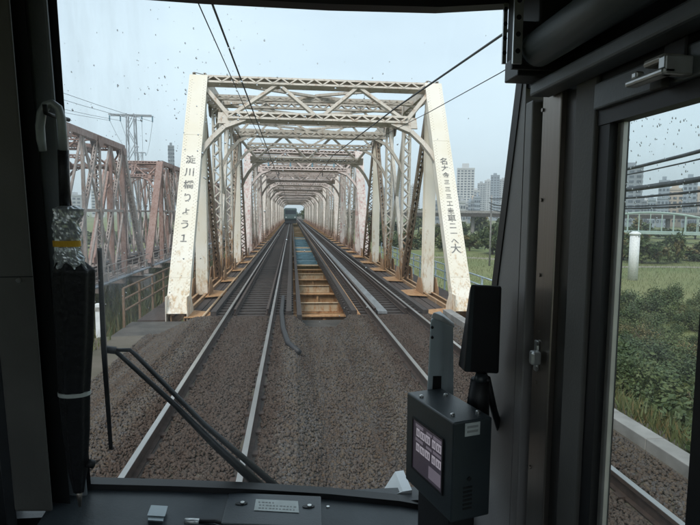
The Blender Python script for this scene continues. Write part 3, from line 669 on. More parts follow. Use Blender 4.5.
for i in range(22):
    a = 7 + i * 2.1; d = 235 + rnd.uniform(-25, 25)
    tree(math.sin(R(a)) * d, math.cos(R(a)) * d, PLAIN, rnd.uniform(1.1, 1.6), rnd.randint(0, 4), rnd.uniform(0, 6), 'taller tree behind the field edge row, below the skyline', 'trees behind the field edge row')
for i in range(16):
    a = -40 + i * 2.3; d = 150 + rnd.uniform(-25, 40)
    tree(math.sin(R(a)) * d, math.cos(R(a)) * d, PLAIN, rnd.uniform(.9, 1.3), i % 3, rnd.uniform(0, 6), 'tree beyond the parallel red bridge', 'trees beyond the red bridge')
for i, (x, y) in enumerate(((-9, 255), (-5, 280), (8, 262), (13, 290), (-14, 275), (4, 420), (-3, 430))):
    tree(x, y, -1.5, 1.3, i % 2, i, 'dark tree on the bank past the far end of our bridge', 'trees past the bridge end')
BUSH = [leafmesh('foliage', 5200, 1.0, 1.0, .9, .036, 21, ['leaf0', 'leaf1'], 16), leafmesh('foliage', 5200, 1.1, .9, .8, .03, 22, ['leaf1', 'leaf2', 'leaf0'], 16), leafmesh('foliage', 5200, 1.0, 1.2, 1.0, .042, 23, ['leaf1', 'leaf0', 'leaf1'], 16)]
BST = MB(); 
for i in range(5): BST.tube([(0, 0, -.1), (math.cos(i * 1.3) * .3, math.sin(i * 1.3) * .3, .3), (math.cos(i * 1.3) * .6, math.sin(i * 1.3) * .6, .6)], [.03, .02, .008], 5)
BST = BST.mesh('stems'); BST.materials.append(MT['bark'])
def bush(x, y, s, kind, label, group):
    z = lerp(x, PROF) if y < YE else PLAIN
    t = empty('bush', (x, y, z), rnd.uniform(0, 6)); t.scale = (s, s, s * .8); tag(t, label, 'bush', group)
    a = bpy.data.objects.new('foliage', BUSH[kind]); COL.objects.link(a); a.parent = t; a.location = (0, 0, .15)
    b = bpy.data.objects.new('stems', BST); COL.objects.link(b); b.parent = t
for i in range(42):
    x = 6.4 + (i % 6) * 1.55 + rnd.uniform(-.5, .5); y = 4.4 + (i // 6) * 1.45 + (i % 6) * .9 + rnd.uniform(-.6, .6)
    bush(x, min(y, 13.2), rnd.uniform(.9, 1.7), i % 3, 'green bush on the slope below the right track, seen through the side window', 'bushes on the right slope')
for i in range(54):
    a_ = R(27 + 19 * ((i * .618) % 1)); d_ = 17 + 46 * ((i + .5) / 54)
    bush(max(13.5, math.sin(a_) * d_), math.cos(a_) * d_, rnd.uniform(1.2, 2.4), i % 3, 'bush on the field at the foot of the right slope', 'bushes on the field')
for i in range(9): bush(-5.6 - (i % 3) * 1.3 + rnd.uniform(-.3, .3), 11 + (i // 3) * 1.5 + rnd.uniform(-.3, .3), rnd.uniform(.4, .7), 1, 'brownish low bush on the bank left of the track', 'bushes on the left bank')
# grass blades on the near slopes and the field
def grass(name, spots, hgt, mats, label, seed):
    rs = np.random.RandomState(seed); n = len(spots); P = np.array(spots); a = rs.uniform(0, 6.28, n); h = hgt * rs.uniform(.5, 1.3, n)
    dx = np.cos(a) * h * .06; dy = np.sin(a) * h * .06; lx = rs.normal(0, .3, n) * h; ly = rs.normal(0, .3, n) * h
    A = P - np.stack([dx, dy, 0 * dx], 1); B = P + np.stack([dx, dy, 0 * dx], 1); Cc = P + np.stack([lx, ly, h], 1)
    V = np.stack([A, B, Cc], 1).reshape(-1, 3); me = bpy.data.meshes.new(name); me.from_pydata(V.tolist(), [], np.arange(3 * n).reshape(-1, 3).tolist())
    for m in mats: me.materials.append(MT[m])
    me.polygons.foreach_set('material_index', rs.randint(0, len(mats), n).astype(np.int32)); me.update()
    o = bpy.data.objects.new(name, me); COL.objects.link(o); tag(o, label, 'grass', kind='stuff')
sp = []
for i in range(36000):
    x = 4.7 + 10.5 * rnd.random(); y = 3 + 10.3 * rnd.random(); sp.append((x, y, lerp(x, PROF) - .05))
for i in range(9000):
    x = -4.2 - 10 * rnd.random(); y = 5 + 8.3 * rnd.random(); sp.append((x, y, lerp(x, PROF) - .05))
grass('bank_grass', sp, .28, ['leaf1', 'drygrass', 'leaf2'], 'rough mixed grass on the railway banks', 5)
sp = [(15 + 75 * rnd.random(), 15 + 95 * rnd.random(), PLAIN) for i in range(30000)] + [(BX + 14 * (rnd.random() - .2), 17 + 40 * rnd.random(), PLAIN) for i in range(8000)]
grass('field_grass', sp, .4, ['leaf1', 'drygrass'], 'pale green grass of the riverside field', 6)

sp = [(-8.5 - 26 * rnd.random(), 12 + 75 * rnd.random() ** 1.3, PLAIN) for i in range(22000)]
grass('reeds', sp, 1.9, ['drygrass', 'leaf2', 'drygrass'], 'tall dry brown reeds under the parallel red bridge', 8)

# ------------------------------------------------------------------ field things and the town
p = hit(632.5, 280, 2, PLAIN); t = empty('concrete_column', (p.x, p.y, PLAIN)); tag(t, 'pale concrete column standing on the field, seen through the side window', 'column')
MB().tube([(0, 0, 0), (0, 0, 6.0)], .62, 16).build('shaft', 'white', t, smooth=True); MB().tube([(0, 0, 6.0), (0, 0, 6.2), (0, 0, 6.45)], [.72, .72, .3], 16).build('cap', 'white', t, smooth=True)
t = empty('green_container', (p.x - 3.5, p.y + 14, PLAIN)); tag(t, 'dark green shed left of the pale concrete column', 'shed')
MT['gbox'] = mat('dark_green_paint', (.03, .09, .06), .6, 0, .3, 2)
MB().box(-4, 3, -2, 2, 0, 4.2).build('wall', 'gbox', t); MB().add([(-4.3, -2.3, 4.2), (3.3, -2.3, 4.2), (3.3, 2.3, 4.2), (-4.3, 2.3, 4.2), (-4.3, 0, 5.4), (3.3, 0, 5.4)], [(0, 1, 5, 4), (2, 3, 4, 5), (1, 2, 5), (3, 0, 4), (0, 3, 2, 1)]).build('roof', 'gbox', t)
MB().box(-1, .2, -2.05, -2, 0, 2.2).build('door', 'galv', t)
MT['win'] = mat('far_window', (.06, .08, .10), .25, 0)
def building(px0, px1, ytop, dist, label, col, depth=None, crown=0, group='skyline towers and blocks'):
    """a far block: its distance is an estimate from its usual size; storeys of about 3.5 m"""
    pm = (px0 + px1) / 2; d = ray(pm, 200); u = dist / math.hypot(d.x, d.y); c = CAM + d * u; wdt = (px1 - px0) / FPX * dist * .92
    top = (CAM + ray(pm, ytop) * (dist / math.hypot(ray(pm, ytop).x, ray(pm, ytop).y))).z
    t = empty('building', (c.x, c.y, PLAIN), -math.atan2(d.x, d.y)); tag(t, label, 'building', group); h = top - PLAIN; w2 = wdt / 2; dp = depth or min(wdt, 30)
    if col not in MT: MT[col] = mat('facade_%s' % col, {'g': (.40, .42, .43), 'w': (.55, .56, .56), 'b': (.30, .35, .40), 't': (.50, .42, .34), 'p': (.42, .50, .46), 'd': (.24, .27, .30)}[col], .8, 0, .2, .05)
    MB().box(-w2, w2, 0, dp, 0, h).build('wall', col, t)
    ns = max(2, int(h / 3.6)); wb = MB(); nb = max(3, int(wdt / 4.5))
    for k in range(1, ns):
        z = h * k / ns
        for j in range(nb):
            x = -w2 + wdt * (j + .18) / nb; wb.box(x, x + wdt * .62 / nb, -.25, .05, z, z + h / ns * .5)
            y = dp * (j + .18) / nb
            for s in (-1, 1): wb.box(s * w2 - .2, s * w2 + .2, y, y + dp * .62 / nb, z, z + h / ns * .5)
    tag(wb.build('windows', 'win', t), kind='stuff')
    MB().box(-w2 * 1.03, w2 * 1.03, -.5, dp + .5, h, h + 1.6).build('parapet', col, t)
    MB().box(-w2 * .45, w2 * .35, dp * .3, dp * .75, h + 1.6, h + 1.6 + max(3, crown)).build('roof_house', col, t)
for a in [(456, 474, 169, 800, 'tall pale tower with a stepped crown right of the lettered right post', 'w', None, 7),
          (477, 485, 184, 1000, 'low grey block just right of the tall tower', 'g'), (484, 492, 181, 1150, 'pale block in the middle of the cluster beside the windscreen edge', 'w'),
          (490, 499, 176, 850, 'bluish block of the cluster beside the windscreen edge', 'b'), (498, 508, 180, 1050, 'grey block nearest the windscreen edge', 'g'),
          (506, 522, 170, 850, 'tall bluish block half behind the front pillar', 'b'), (470, 480, 191, 900, 'low white block at the foot of the tall tower', 'w'),
          (621, 640, 168, 480, 'tall grey tower at the left of the side window', 'd'), (640, 655, 203, 600, 'low pale block right of the grey tower', 'w'),
          (659, 668, 182, 520, 'narrow blue grey tower in the side window', 'b'), (668, 682, 190, 540, 'tan block between two narrow blue grey towers', 't'),
          (684, 695, 180, 500, 'second narrow blue grey tower at the right of the side window', 'b'), (695, 716, 188, 560, 'tan block at the right edge of the side window', 't'),
          (650, 664, 208, 700, 'low tan block below the narrow tower', 't'), (169, 175, 147, 600, 'dark narrow building left of the lettered left post', 'd'),
          (336, 343, 180, 900, 'narrow grey building seen between the right truss posts', 'g'), (378, 386, 188, 900, 'blue grey building seen behind the laced right posts', 'b'),
          (388, 402, 178, 1000, 'wide grey building seen behind the laced right posts', 'g'), (408, 420, 186, 950, 'pale building seen behind the right end post', 'w'),
          (64, 84, 196, 700, 'low grey block seen through the red bridge', 'g'), (92, 104, 190, 800, 'pale block seen through the red bridge', 'w'),
          (178, 190, 192, 800, 'grey block behind the lettered left post', 'g'), (206, 222, 190, 850, 'pale block seen between the left truss posts', 'w')]:
    building(*a)
for i in range(40):
    px = 436 + i * 2.2 if i < 20 else 606 + (i - 20) * 5.2
    building(px - rnd.uniform(2, 5), px + rnd.uniform(2, 5), rnd.uniform(198, 207), rnd.uniform(420, 700), 'one of the low blocks crowding under the skyline towers', rnd.choice('gwbtd'), group='low blocks under the skyline')
# pale green arched truss footbridge over the trees (side window)
p = hit(650, 228, 1, 165.0); t = empty('arch_bridge', (p.x, 165, p.z - 1), R(-35)); tag(t, 'pale green arched truss road bridge beyond the trees in the side window', 'bridge')
MT['pgreen'] = mat('pale_green_paint', (.36, .46, .42), .7, 0, .2, .5)
for s in (-3, 3):
    ar = [(-26 + 52 * k / 16, s, 6.0 * math.sin(math.pi * k / 16) ** .8) for k in range(17)]
    MB().tube(ar, .35, 6).build('arch_rib', 'pgreen', t)
    for k in range(2, 15): MB().bar((ar[k][0], s, 0), ar[k], .25, .25, (0, 1, 0)).build('hanger', 'pgreen', t)
MB().box(-44, 44, -3.6, 3.6, -.9, 0).build('deck', 'pgreen', t)
for x in (-27, 27): MB().box(x - 1, x + 1, -2.5, 2.5, -8 - 1, -.9).build('pier', 'concrete', t)
p = hit(495, 206, 1, 210.0); t = empty('elevated_road', (p.x, 210, 0), R(-12)); tag(t, 'pale elevated road on columns behind the trees on the right', 'road bridge')
MB().box(-70, 90, -4, 4, 1.6, 3.0).build('deck', 'dkconcrete', t); MB().box(-70, 90, -4.15, -3.95, 3.0, 4.0).build('parapet', 'concrete', t)
for k in range(9): MB().tube([(-64 + k * 18.5, 0, PLAIN), (-64 + k * 18.5, 0, 1.6)], .8, 10).build('column', 'concrete', t)
# train far ahead on the left track
MT['train'] = mat('teal_train_paint', (.14, .21, .215), .5, 0, .3, 2)
t = empty('distant_train', (TL + .75, 124, 0)); tag(t, 'tiny teal train far ahead inside the bridge', 'train')
MB().box(-1.4, 1.4, 0, 19, .9, 3.5).build('body', 'train', t, bevel=.25); MB().box(-1.2, 1.2, -.02, .1, 2.1, 3.0).build('front_window', 'win', t); MB().box(-1.3, 1.3, .3, 18.5, .02, .9).build('underframe', 'wire', t)
for s in (-1, 1): MB().disc((s * 1.0, 0, 1.4), (0, -1, 0), .16, .05).build('headlight', 'white', t)

# ------------------------------------------------------------------ THE CAB
def YW(z): return 1.16 - .23 * (z - 1.84)                  # the raked windscreen plane
WN = Vector((0, -1, -.23)).normalized()                    # its inward normal
def onw(px, py, off=0.0):                                  # pixel direction met with the windscreen plane (off > 0: inside)
    d = ray(px, py); k = 1.16 + .23 * 1.84 - off * math.sqrt(1 + .23 ** 2)
    u = (k - CAM.y - .23 * CAM.z) / (d.y + .23 * d.z); return CAM + d * u
cab = empty('train_cab', (0, 0, 1.13)); tag(cab, 'dark driving cab interior framing the view, with pillars, sill and side window', 'train cab')
def part(mb, name, mt, parent=None, **k):
    off = Vector((0, 0, 1.13)); mb.v = [(a, b, c - 1.13) for a, b, c in mb.v]; return mb.build(name, mt, parent or cab, **k)
XW = .42                                                   # inner face of the right side wall
XL = -2.42; YR = -.75; ZF, ZR = 1.13, 3.02
def slab(name, pts_a, pts_b, mt, **k): return part(MB().hexa(pts_a, pts_b), name, mt, **k)
part(MB().box(XL - .08, XW + .08, YR - .06, 1.45, ZF - .12, ZF), 'floor', 'floor')
part(MB().box(XL - .08, XW + .08, YR - .06, 1.20, ZR, ZR + .08), 'roof', 'cab_panel')
part(MB().box(XL - .08, XW + .08, YR - .06, YR, ZF, 1.95), 'rear_bulkhead', 'cab_panel'); part(MB().box(XL - .08, XW + .08, YR - .06, YR, 2.75, ZR), 'rear_bulkhead', 'cab_panel')
for x0, x1 in ((XL - .08, XL + .15), (-1.62, -1.40), (-.62, -.40), (XW - .1, XW + .08)): part(MB().box(x0, x1, YR - .06, YR, 1.95, 2.75), 'rear_bulkhead', 'cab_panel')
for x0, x1 in ((XL + .15, -1.62), (-1.40, -.62), (-.40, XW - .1)): part(MB().add([(x0, YR - .03, 1.95), (x1, YR - .03, 1.95), (x1, YR - .03, 2.75), (x0, YR - .03, 2.75)], [(0, 1, 2, 3)]), 'added_rear_pane', 'windscreen')  # unseen rear openings, added to let more daylight into the cab
# left side wall with window
part(MB().box(XL - .08, XL, YR, 1.35, ZF, 1.9), 'left_wall', 'cab_panel'); part(MB().box(XL - .08, XL, YR, 1.2, 2.6, ZR), 'left_wall', 'cab_panel')
part(MB().box(XL - .08, XL, YR, -.1, 1.9, 2.6), 'left_wall', 'cab_panel'); part(MB().box(XL - .08, XL, .65, 1.2, 1.9, 2.6), 'left_wall', 'cab_panel')
part(MB().box(XL - .05, XL - .045, -.1, .65, 1.9, 2.6), 'left_window_pane', 'sideglass')
# front wall below, above and left of the windscreen
def fw_(x0, x1, z0, z1, mt, name='front_wall', th=.06, inn=0):
    a = [(x0, YW(z0) - inn, z0), (x1, YW(z0) - inn, z0), (x1, YW(z1) - inn, z1), (x0, YW(z1) - inn, z1)]; b = [(x, y + th, z) for x, y, z in a]
    return slab(name, a, b, mt)
ZG0, ZG1 = 1.74, 2.80
fw_(XL, XW, ZF, ZG0, 'cab_dark'); fw_(XL, XW, ZG1, ZR, 'cab_dark')
fw_(-1.05, -.60, ZG0, ZG1, 'cab_dark'); fw_(XL, -2.25, ZG0, ZG1, 'cab_dark')
slab('driver_window_pane', [(-2.25, YW(ZG0), ZG0), (-1.05, YW(ZG0), ZG0), (-1.05, YW(ZG1), ZG1), (-2.25, YW(ZG1), ZG1)], [(-2.25, YW(ZG0) + .006, ZG0), (-1.05, YW(ZG0) + .006, ZG0), (-1.05, YW(ZG1) + .006, ZG1), (-2.25, YW(ZG1) + .006, ZG1)], 'windscreen')
# windscreen pane: one thin sheet
ws = MB().add([(-.62, YW(ZG0) + .02, ZG0), (XW + .03, YW(ZG0) + .02, ZG0), (XW + .03, YW(ZG1) + .02, ZG1), (-.62, YW(ZG1) + .02, ZG1)], [(0, 1, 2, 3)])
part(ws, 'windscreen_pane', 'windscreen')
# left pillar, in its layers (edges run parallel to the raked windscreen edge)
def strip(pxs, offs, name, mt, depth=.04, bevel=0, ys=(-40, 540)):
    """vertical layer of the pillar between two edges (given at y=0 and y=500), standing off the windscreen plane"""
    (a0, a1), (b0, b1) = pxs; q = []
    for o in (offs, offs - depth):
        qq = []
        for (t0, t1), yy in (((a0, a1), ys[1]), ((b0, b1), ys[1]), ((b0, b1), ys[0]), ((a0, a1), ys[0])):
            px = t0 + (t1 - t0) * yy / 500
            qq.append(onw(px, yy, o))
        q.append(qq)
    return slab(name, q[0], q[1], mt, bevel=bevel)
strip(((47, 87), (57, 92)), .012, 'windscreen_gasket', 'gasket', .03)
strip(((24, 66), (47.5, 88)), .035, 'pillar', 'cab_grey', .06, .006)
strip(((9, 49), (24.5, 70)), .06, 'pillar_seal', 'gasket', .06)
strip(((-34, 14), (10, 52)), .10, 'pillar_cover', 'cab_panel', .08, .004, ys=(-40, 511))
strip(((-50, 4), (-33.5, 15)), .085, 'pillar_edge', 'cab_dark', .06, .003, ys=(-40, 540))
o = onw(19, 280, .1005); part(MB().disc(o, WN, .004, .003, 10), 'screw', 'screw')
part(MB().hexa([onw(-30, 277, .1006), onw(33, 276, .1006), onw(33, 277.2, .1006), onw(-30, 278.2, .1006)], [onw(-30, 277, .099), onw(33, 276, .099), onw(33, 277.2, .099), onw(-30, 278.2, .099)]), 'panel_joint', 'gasket')
# top edge of the windscreen
q = [onw(50, -14, .02), onw(200, -3, .02), onw(330, 4, .02), onw(440, 7, .02), onw(515, 3, .02)]
for a, b in zip(q, q[1:]):
    h = Vector((0, -.05, .22)); slab('header_seal', [a, b, b + h, a + h], [v + Vector((0, .03, 0)) for v in (a, b, b + h, a + h)], 'gasket')
for a, b in zip(q, q[1:]):
    h = Vector((0, -.05, .25)); c = Vector((0, -.03, .012)); slab('header_panel', [a + c, b + c, b + h + c, a + h + c], [v + Vector((0, .022, 0)) for v in (a + c, b + c, b + h + c, a + h + c)], 'cab_dark')
# sill under the windscreen
e = [(60, 482), (92, 484), (170, 486), (250, 489), (330, 494), (400, 501), (440, 508), (520, 524)]
g0 = [onw(px, py, .012) for px, py in e]
for a, b in zip(g0, g0[1:]):
    h = Vector((0, 0, -.022)); c = Vector((0, -.02, 0))
    slab('sill_gasket', [a, b, b + h, a + h], [v + Vector((0, .03, 0)) for v in (a, b, b + h, a + h)], 'gasket')
    slab('sill', [a + h * .55 + Vector((0, .004, 0)), b + h * .55 + Vector((0, .004, 0)), b + Vector((0, -.135, -.036)), a + Vector((0, -.135, -.036))],
         [a + Vector((0, .004, -.12)), b + Vector((0, .004, -.12)), b + Vector((0, -.135, -.12)), a + Vector((0, -.135, -.12))], 'dash')
part(MB().box(-.62, .45, .45, 1.04, 1.60, 1.735), 'desk', 'dash', bevel=.01)
part(MB().box(-1.9, -.62, .55, 1.1, 1.60, 1.78), 'driver_desk', 'cab_dark', bevel=.02)
# plate with two slots and a white sticker on the sill
def onsill(px, py, z): return hit(px, py, 2, z)
ZS = 1.782
def flat(name, corners, z, th, mt, parent=None, bevel=0):
    a = [onsill(px, py, z) for px, py in corners]; b = [v - Vector((0, 0, th)) for v in a]
    return part(MB().hexa(b, a), name, mt, parent, bevel=bevel)
pl = flat('cover_plate', [(221, 523), (322, 527), (321, 496), (229, 492)], 1.790, .012, 'dash', bevel=.002)
for px in (241.5, 308.5):
    c = onsill(px, 503.5 if px < 300 else 506.5, 1.791); c.z -= 1.13; m = MB()
    m.add([(c.x + math.cos(k * .524) * .013, c.y + math.sin(k * .524) * .006, c.z) for k in range(12)] + [(c.x + math.cos(k * .524) * .013, c.y + math.sin(k * .524) * .006, c.z + .001) for k in range(12)], [tuple(range(12, 24))] + [(k, (k + 1) % 12, 12 + (k + 1) % 12, 12 + k) for k in range(12)])
    s_ = m.build('slot', 'gasket', pl); m = MB().disc((c.x + .002, c.y, c.z + .001), (0, 0, 1), .0045, .0025, 10); m.build('slot_screw', 'screw', s_)
st = flat('sticker', [(254, 510), (299, 512.5), (298, 501), (256, 499)], 1.7915, .001, 'label', pl)
for k in range(3):
    for j in range(11 if k else 5):
        a = 258.5 + j * 3.45 + (k % 2) * .6; wd = 1.6 + 1.5 * ((j * 7 + k * 5) % 4) / 4; dy = .19 * j
        flat('print', [(a, 502.3 + k * 2.9 + dy), (a + wd, 502.4 + k * 2.9 + dy), (a + wd, 501.4 + k * 2.9 + dy), (a, 501.3 + k * 2.9 + dy)], 1.7921, .0006, 'labelink', None)
for px, py in ((204, 499.5), (328, 508)):
    part(MB().disc(onsill(px, py, 1.786), (0, 0, 1), .0035, .004, 8), 'screw', 'screw')

# right side wall: jamb strips, window, header
def yy(px): return hit(px, 300, 0, XW).y
def wallstrip(pa, pb, x_in, name, mt, z0=ZF, z1=2.60, bevel=0, parent=None, xo=None):
    return part(MB().box(x_in, xo or XW + .035, yy(pb), yy(pa), z0, z1), name, mt, parent, bevel=bevel)
wallstrip(527, 533.5, XW + .022, 'door_gap', 'gasket')
wallstrip(533.5, 551, XW + .002, 'jamb_plate', 'cab_steel', bevel=.002)
wallstrip(551, 566, XW + .012, 'jamb_recess', 'cab_steel_dark')
wallstrip(566, 586, XW + .0, 'window_post', 'cab_panel', bevel=.003)
wallstrip(586, 596.5, XW + .006, 'window_gasket', 'gasket', z0=1.66, z1=2.545)
wallstrip(596.5, 602, XW + .018, 'window_edge', 'alu', z0=1.68, z1=2.53, xo=XW + .024)
wallstrip(520, 527, XW - .004, 'jamb_edge', 'cab_pillar', bevel=.003)
# front pillar, from the raked windscreen edge back to the jamb
ya = yy(519.8); q = []
for xo_ in (0, .06):
    q.append([(XW - .002 + xo_, YW(1.6) + .0, 1.6), (XW - .004 + xo_, ya, 1.6), (XW - .004 + xo_, ya, 2.86), (XW - .002 + xo_, YW(2.86), 2.86)])
slab('front_pillar', q[0], q[1], 'cab_pillar')
q = []
for xo_ in (-.006, .02):
    q.append([(XW + xo_, YW(1.6) + .022, 1.6), (XW + xo_, YW(1.6) - .006, 1.6), (XW + xo_, YW(2.86) - .006, 2.86), (XW + xo_, YW(2.86) + .022, 2.86)])
slab('pillar_gasket', q[0], q[1], 'gasket')
part(MB().box(XW - .004, XW + .09, YR, yy(566), ZF, 1.66), 'side_wall', 'cab_panel'); part(MB().box(XW - .003, XW + .09, .30, yy(586), 1.66, 1.68), 'window_sill', 'alu')
part(MB().box(XW + .0, XW + .09, YR, .05, 1.66, 2.62), 'side_wall', 'cab_panel')
part(MB().box(XW - .004, XW + .03, .05, yy(586), 2.5456, 2.582), 'window_header', 'cab_grey', bevel=.003)
part(MB().box(XW + .006, XW + .03, .05, yy(566), 2.583, 2.625), 'header_gap', 'gasket')
part(MB().box(XW + .004, XW + .026, .05, yy(586), 2.525, 2.5455), 'window_gasket', 'gasket')
part(MB().box(XW + .002, XW + .026, .478, .517, 1.66, 2.53), 'window_bar', 'gasket')
part(MB().add([(XW + .022, yy(600), 1.68), (XW + .022, .5, 1.68), (XW + .022, .5, 2.535), (XW + .022, yy(600), 2.535)], [(0, 1, 2, 3)]), 'side_window_pane', 'sideglass')
part(MB().add([(XW + .014, .5, 1.68), (XW + .014, .05, 1.68), (XW + .014, .05, 2.535), (XW + .014, .5, 2.535)], [(0, 1, 2, 3)]), 'side_window_pane', 'sideglass')
part(MB().box(XW - .0, XW + .09, YR, ya, 2.625, ZR), 'upper_side_wall', 'cab_black')
part(MB().box(XW - .035, XW + .001, YR, yy(541), 2.592, 2.613), 'blind_rail', 'cab_grey', bevel=.004)
# the latch on the jamb
def onwall(px, py, x=XW): return hit(px, py, 0, x)
lt = empty('door_latch', onwall(535, 355)); tag(lt, 'small plated catch screwed to the steel door jamb', 'latch')
L0 = onwall(535, 355)
def lpart(mb, name, mt, **k): mb.v = [(a - L0.x, b - L0.y, c - L0.z) for a, b, c in mb.v]; return mb.build(name, mt, lt, **k)
a, b = onwall(539, 341), onwall(536.5, 371); lpart(MB().box(XW - .0035, XW + .0015, b.y - .006, b.y + .008, b.z, a.z), 'plate', 'chrome', bevel=.003)
a, b = onwall(534.5, 350.5, XW - .012), onwall(534.5, 364.5, XW - .012); lpart(MB().box(XW - .020, XW - .0035, b.y - .008, b.y + .008, b.z, a.z), 'catch', 'chrome', bevel=.004)
for px, py in ((538.5, 344), (537, 369)): lpart(MB().disc(onwall(px, py, XW - .0035), (-1, 0, 0), .0035, .002, 8), 'rivet', 'screw')
for px, py in ((539, 331), (536, 382), (530, 467), (543, 110), (541.5, 200), (539.8, 275)): part(MB().disc(onwall(px, py, XW + .0015), (-1, 0, 0), .0032, .002, 10), 'screw', 'cab_steel')

# roller blind
rb = empty('roller_blind', (.36, .5, 2.62)); tag(rb, 'rolled dark grey fabric blind above the side window', 'blind')
def rpart(mb, name, mt, **k): mb.v = [(a - .36, b - .5, c - 2.62) for a, b, c in mb.v]; return mb.build(name, mt, rb, **k)
rpart(MB().tube([(.365, .80, 2.647), (.365, .808, 2.647), (.365, .812, 2.647)], [.027, .025, .018], 20), 'end_cap', 'black_plastic', smooth=True)
rpart(MB().tube([(.365, .8, 2.647), (.365, .6, 2.647), (.365, .3, 2.647), (.365, -.1, 2.647)], .0265, 24), 'roll', 'blind', smooth=True)
for y in (.815, -.11): rpart(MB().box(.33, .42, y - .003, y + .003, 2.62, 2.69), 'bracket', 'cab_black')

# bracket box in the upper corner, edge plates with holes
B0 = Vector((.36, .93, 2.62)); bk = empty('corner_unit', B0); tag(bk, 'black box with perforated metal edge plates in the top right windscreen corner', 'box')
def bpart(mb, name, mt, **k): mb.v = [(a - B0.x, b - B0.y, c - B0.z) for a, b, c in mb.v]; return mb.build(name, mt, bk, **k)
def onY(px, py, y): return hit(px, py, 1, y)
x0 = onY(503, 60, .93).x; x1 = onY(516, 60, .90).x
bpart(MB().box(onY(505, 60, .93).x, .419, .80, .925, onY(510, 68, .93).z, 3.0), 'case', 'cab_black', bevel=.003)
bpart(MB().box(onY(505, 60, .90).x, .418, .845, .90, onY(520, 84, .90).z, onY(520, 68.5, .93).z - .001), 'lower_case', 'cab_dark', bevel=.002)
def holed(px0, px1, y, mt='cab_steel_dark'):
    a = onY(px0, 40, y).x; b = onY(px1, 40, y).x; z0 = onY((px0 + px1) / 2, 64, y).z
    o_ = bpart(MB().box(a, b, y - .002, y + .002, z0, 2.99), 'edge_plate', 'chrome')
    for k in range(7):
        m = MB().disc(((a + b) / 2 - B0.x, y - .0022 - B0.y, z0 + .018 + k * .024 - B0.z), (0, -1, 0), .0038, .0006, 10); m.build('hole', 'gasket', o_)
holed(502.5, 506.5, .93); holed(513, 522, .797)
# window lock handle at the upper right
H0 = onwall(655, 70); hl = empty('window_handle', H0); tag(hl, 'pale metal window lock lever on the header above the side window', 'handle')
def hpart(mb, name, mt, **k): mb.v = [(a - H0.x, b - H0.y, c - H0.z) for a, b, c in mb.v]; return mb.build(name, mt, hl, **k)
a, b = onwall(668, 88), onwall(693, 45); hpart(MB().box(XW - .008, XW - .004, b.y, a.y, a.z + .012, b.z + .01), 'back_plate', 'cab_black', bevel=.002)
a, b = onwall(646, 66, XW - .03), onwall(668, 52, XW - .03); hpart(MB().box(XW - .035, XW - .008, b.y, a.y, a.z - .004, b.z), 'knob', 'alu', bevel=.004)
a, b = onwall(632, 85, XW - .028), onwall(672, 72, XW - .028); hpart(MB().box(XW - .038, XW - .022, b.y, a.y, a.z - .004, a.z + .004), 'lever', 'chrome', bevel=.003)
hpart(MB().box(XW - .034, XW - .024, a.y - .016, a.y - .006, a.z + .004, a.z + .012), 'lever_tip', 'chrome', bevel=.002)
hpart(MB().box(XW - .036, XW - .004, b.y, b.y + .012, a.z - .004, a.z + .016), 'lever_arm', 'chrome', bevel=.002)
a, b = onwall(660, 92), onwall(674, 76); hpart(MB().box(XW - .014, XW - .004, b.y, a.y, a.z, b.z), 'striker', 'cab_panel', bevel=.002)

# monitor box
ZT = 2.05; Lc, Rc, Nc = (hit(px, py, 2, ZT) for px, py in ((407, 392), (495, 420), (454, 423)))
eu = (Lc - Nc); LU = eu.length; eu.normalize(); ev = Vector((-eu.y, eu.x, 0)); ev = ev if ev.dot(Rc - Nc) > 0 else -ev; LV = .078; HM = .178
mo = empty('monitor', (Nc.x, Nc.y, ZT - HM)); tag(mo, 'dark grey boxed monitor with a lit screen facing left, on the right of the sill', 'monitor')
def MP(u, v, w): return eu * u + ev * v + Vector((0, 0, w))
def mbox(u0, u1, v0, v1, w0, w1, name, mt, parent=None, **k):
    return MB().hexa([MP(u0, v0, w0), MP(u0, v1, w0), MP(u1, v1, w0), MP(u1, v0, w0)], [MP(u0, v0, w1), MP(u0, v1, w1), MP(u1, v1, w1), MP(u1, v0, w1)]).build(name, mt, parent or mo, **k)
mbox(0, LU, 0, LV, 0, HM, 'case', 'monitor', bevel=.003)
def face(px, py):               # where a pixel meets the screen face, in (u, w)
    d = ray(px, py); n_ = ev; t_ = (Vector((Nc.x, Nc.y, ZT - HM)) - CAM).dot(n_) / d.dot(n_); P_ = CAM + d * t_ - Vector((Nc.x, Nc.y, ZT - HM)); return P_.dot(eu), P_.z
fu0, fw1 = face(443.6, 439); fu1, fw2 = face(414, 419); _, fw0 = face(441, 492)
sc_ = mbox(fu0, fu1, -.0008, .002, fw0, (fw1 + fw2) / 2, 'screen', 'screen'); SH = (fw1 + fw2) / 2 - fw0; SW = fu1 - fu0
for w, t in ((1.0, 0), (0, 0)): mbox(fu0 - .003, fu1 + .003, -.003, -.0004, fw0 + SH * w - (.003 if w == 0 else 0), fw0 + SH * w + (0 if w == 0 else .003), 'bezel', 'black_plastic')
for u in (fu0 - .003, fu1): mbox(u, u + .003, -.003, -.0004, fw0, fw0 + SH, 'bezel', 'black_plastic')
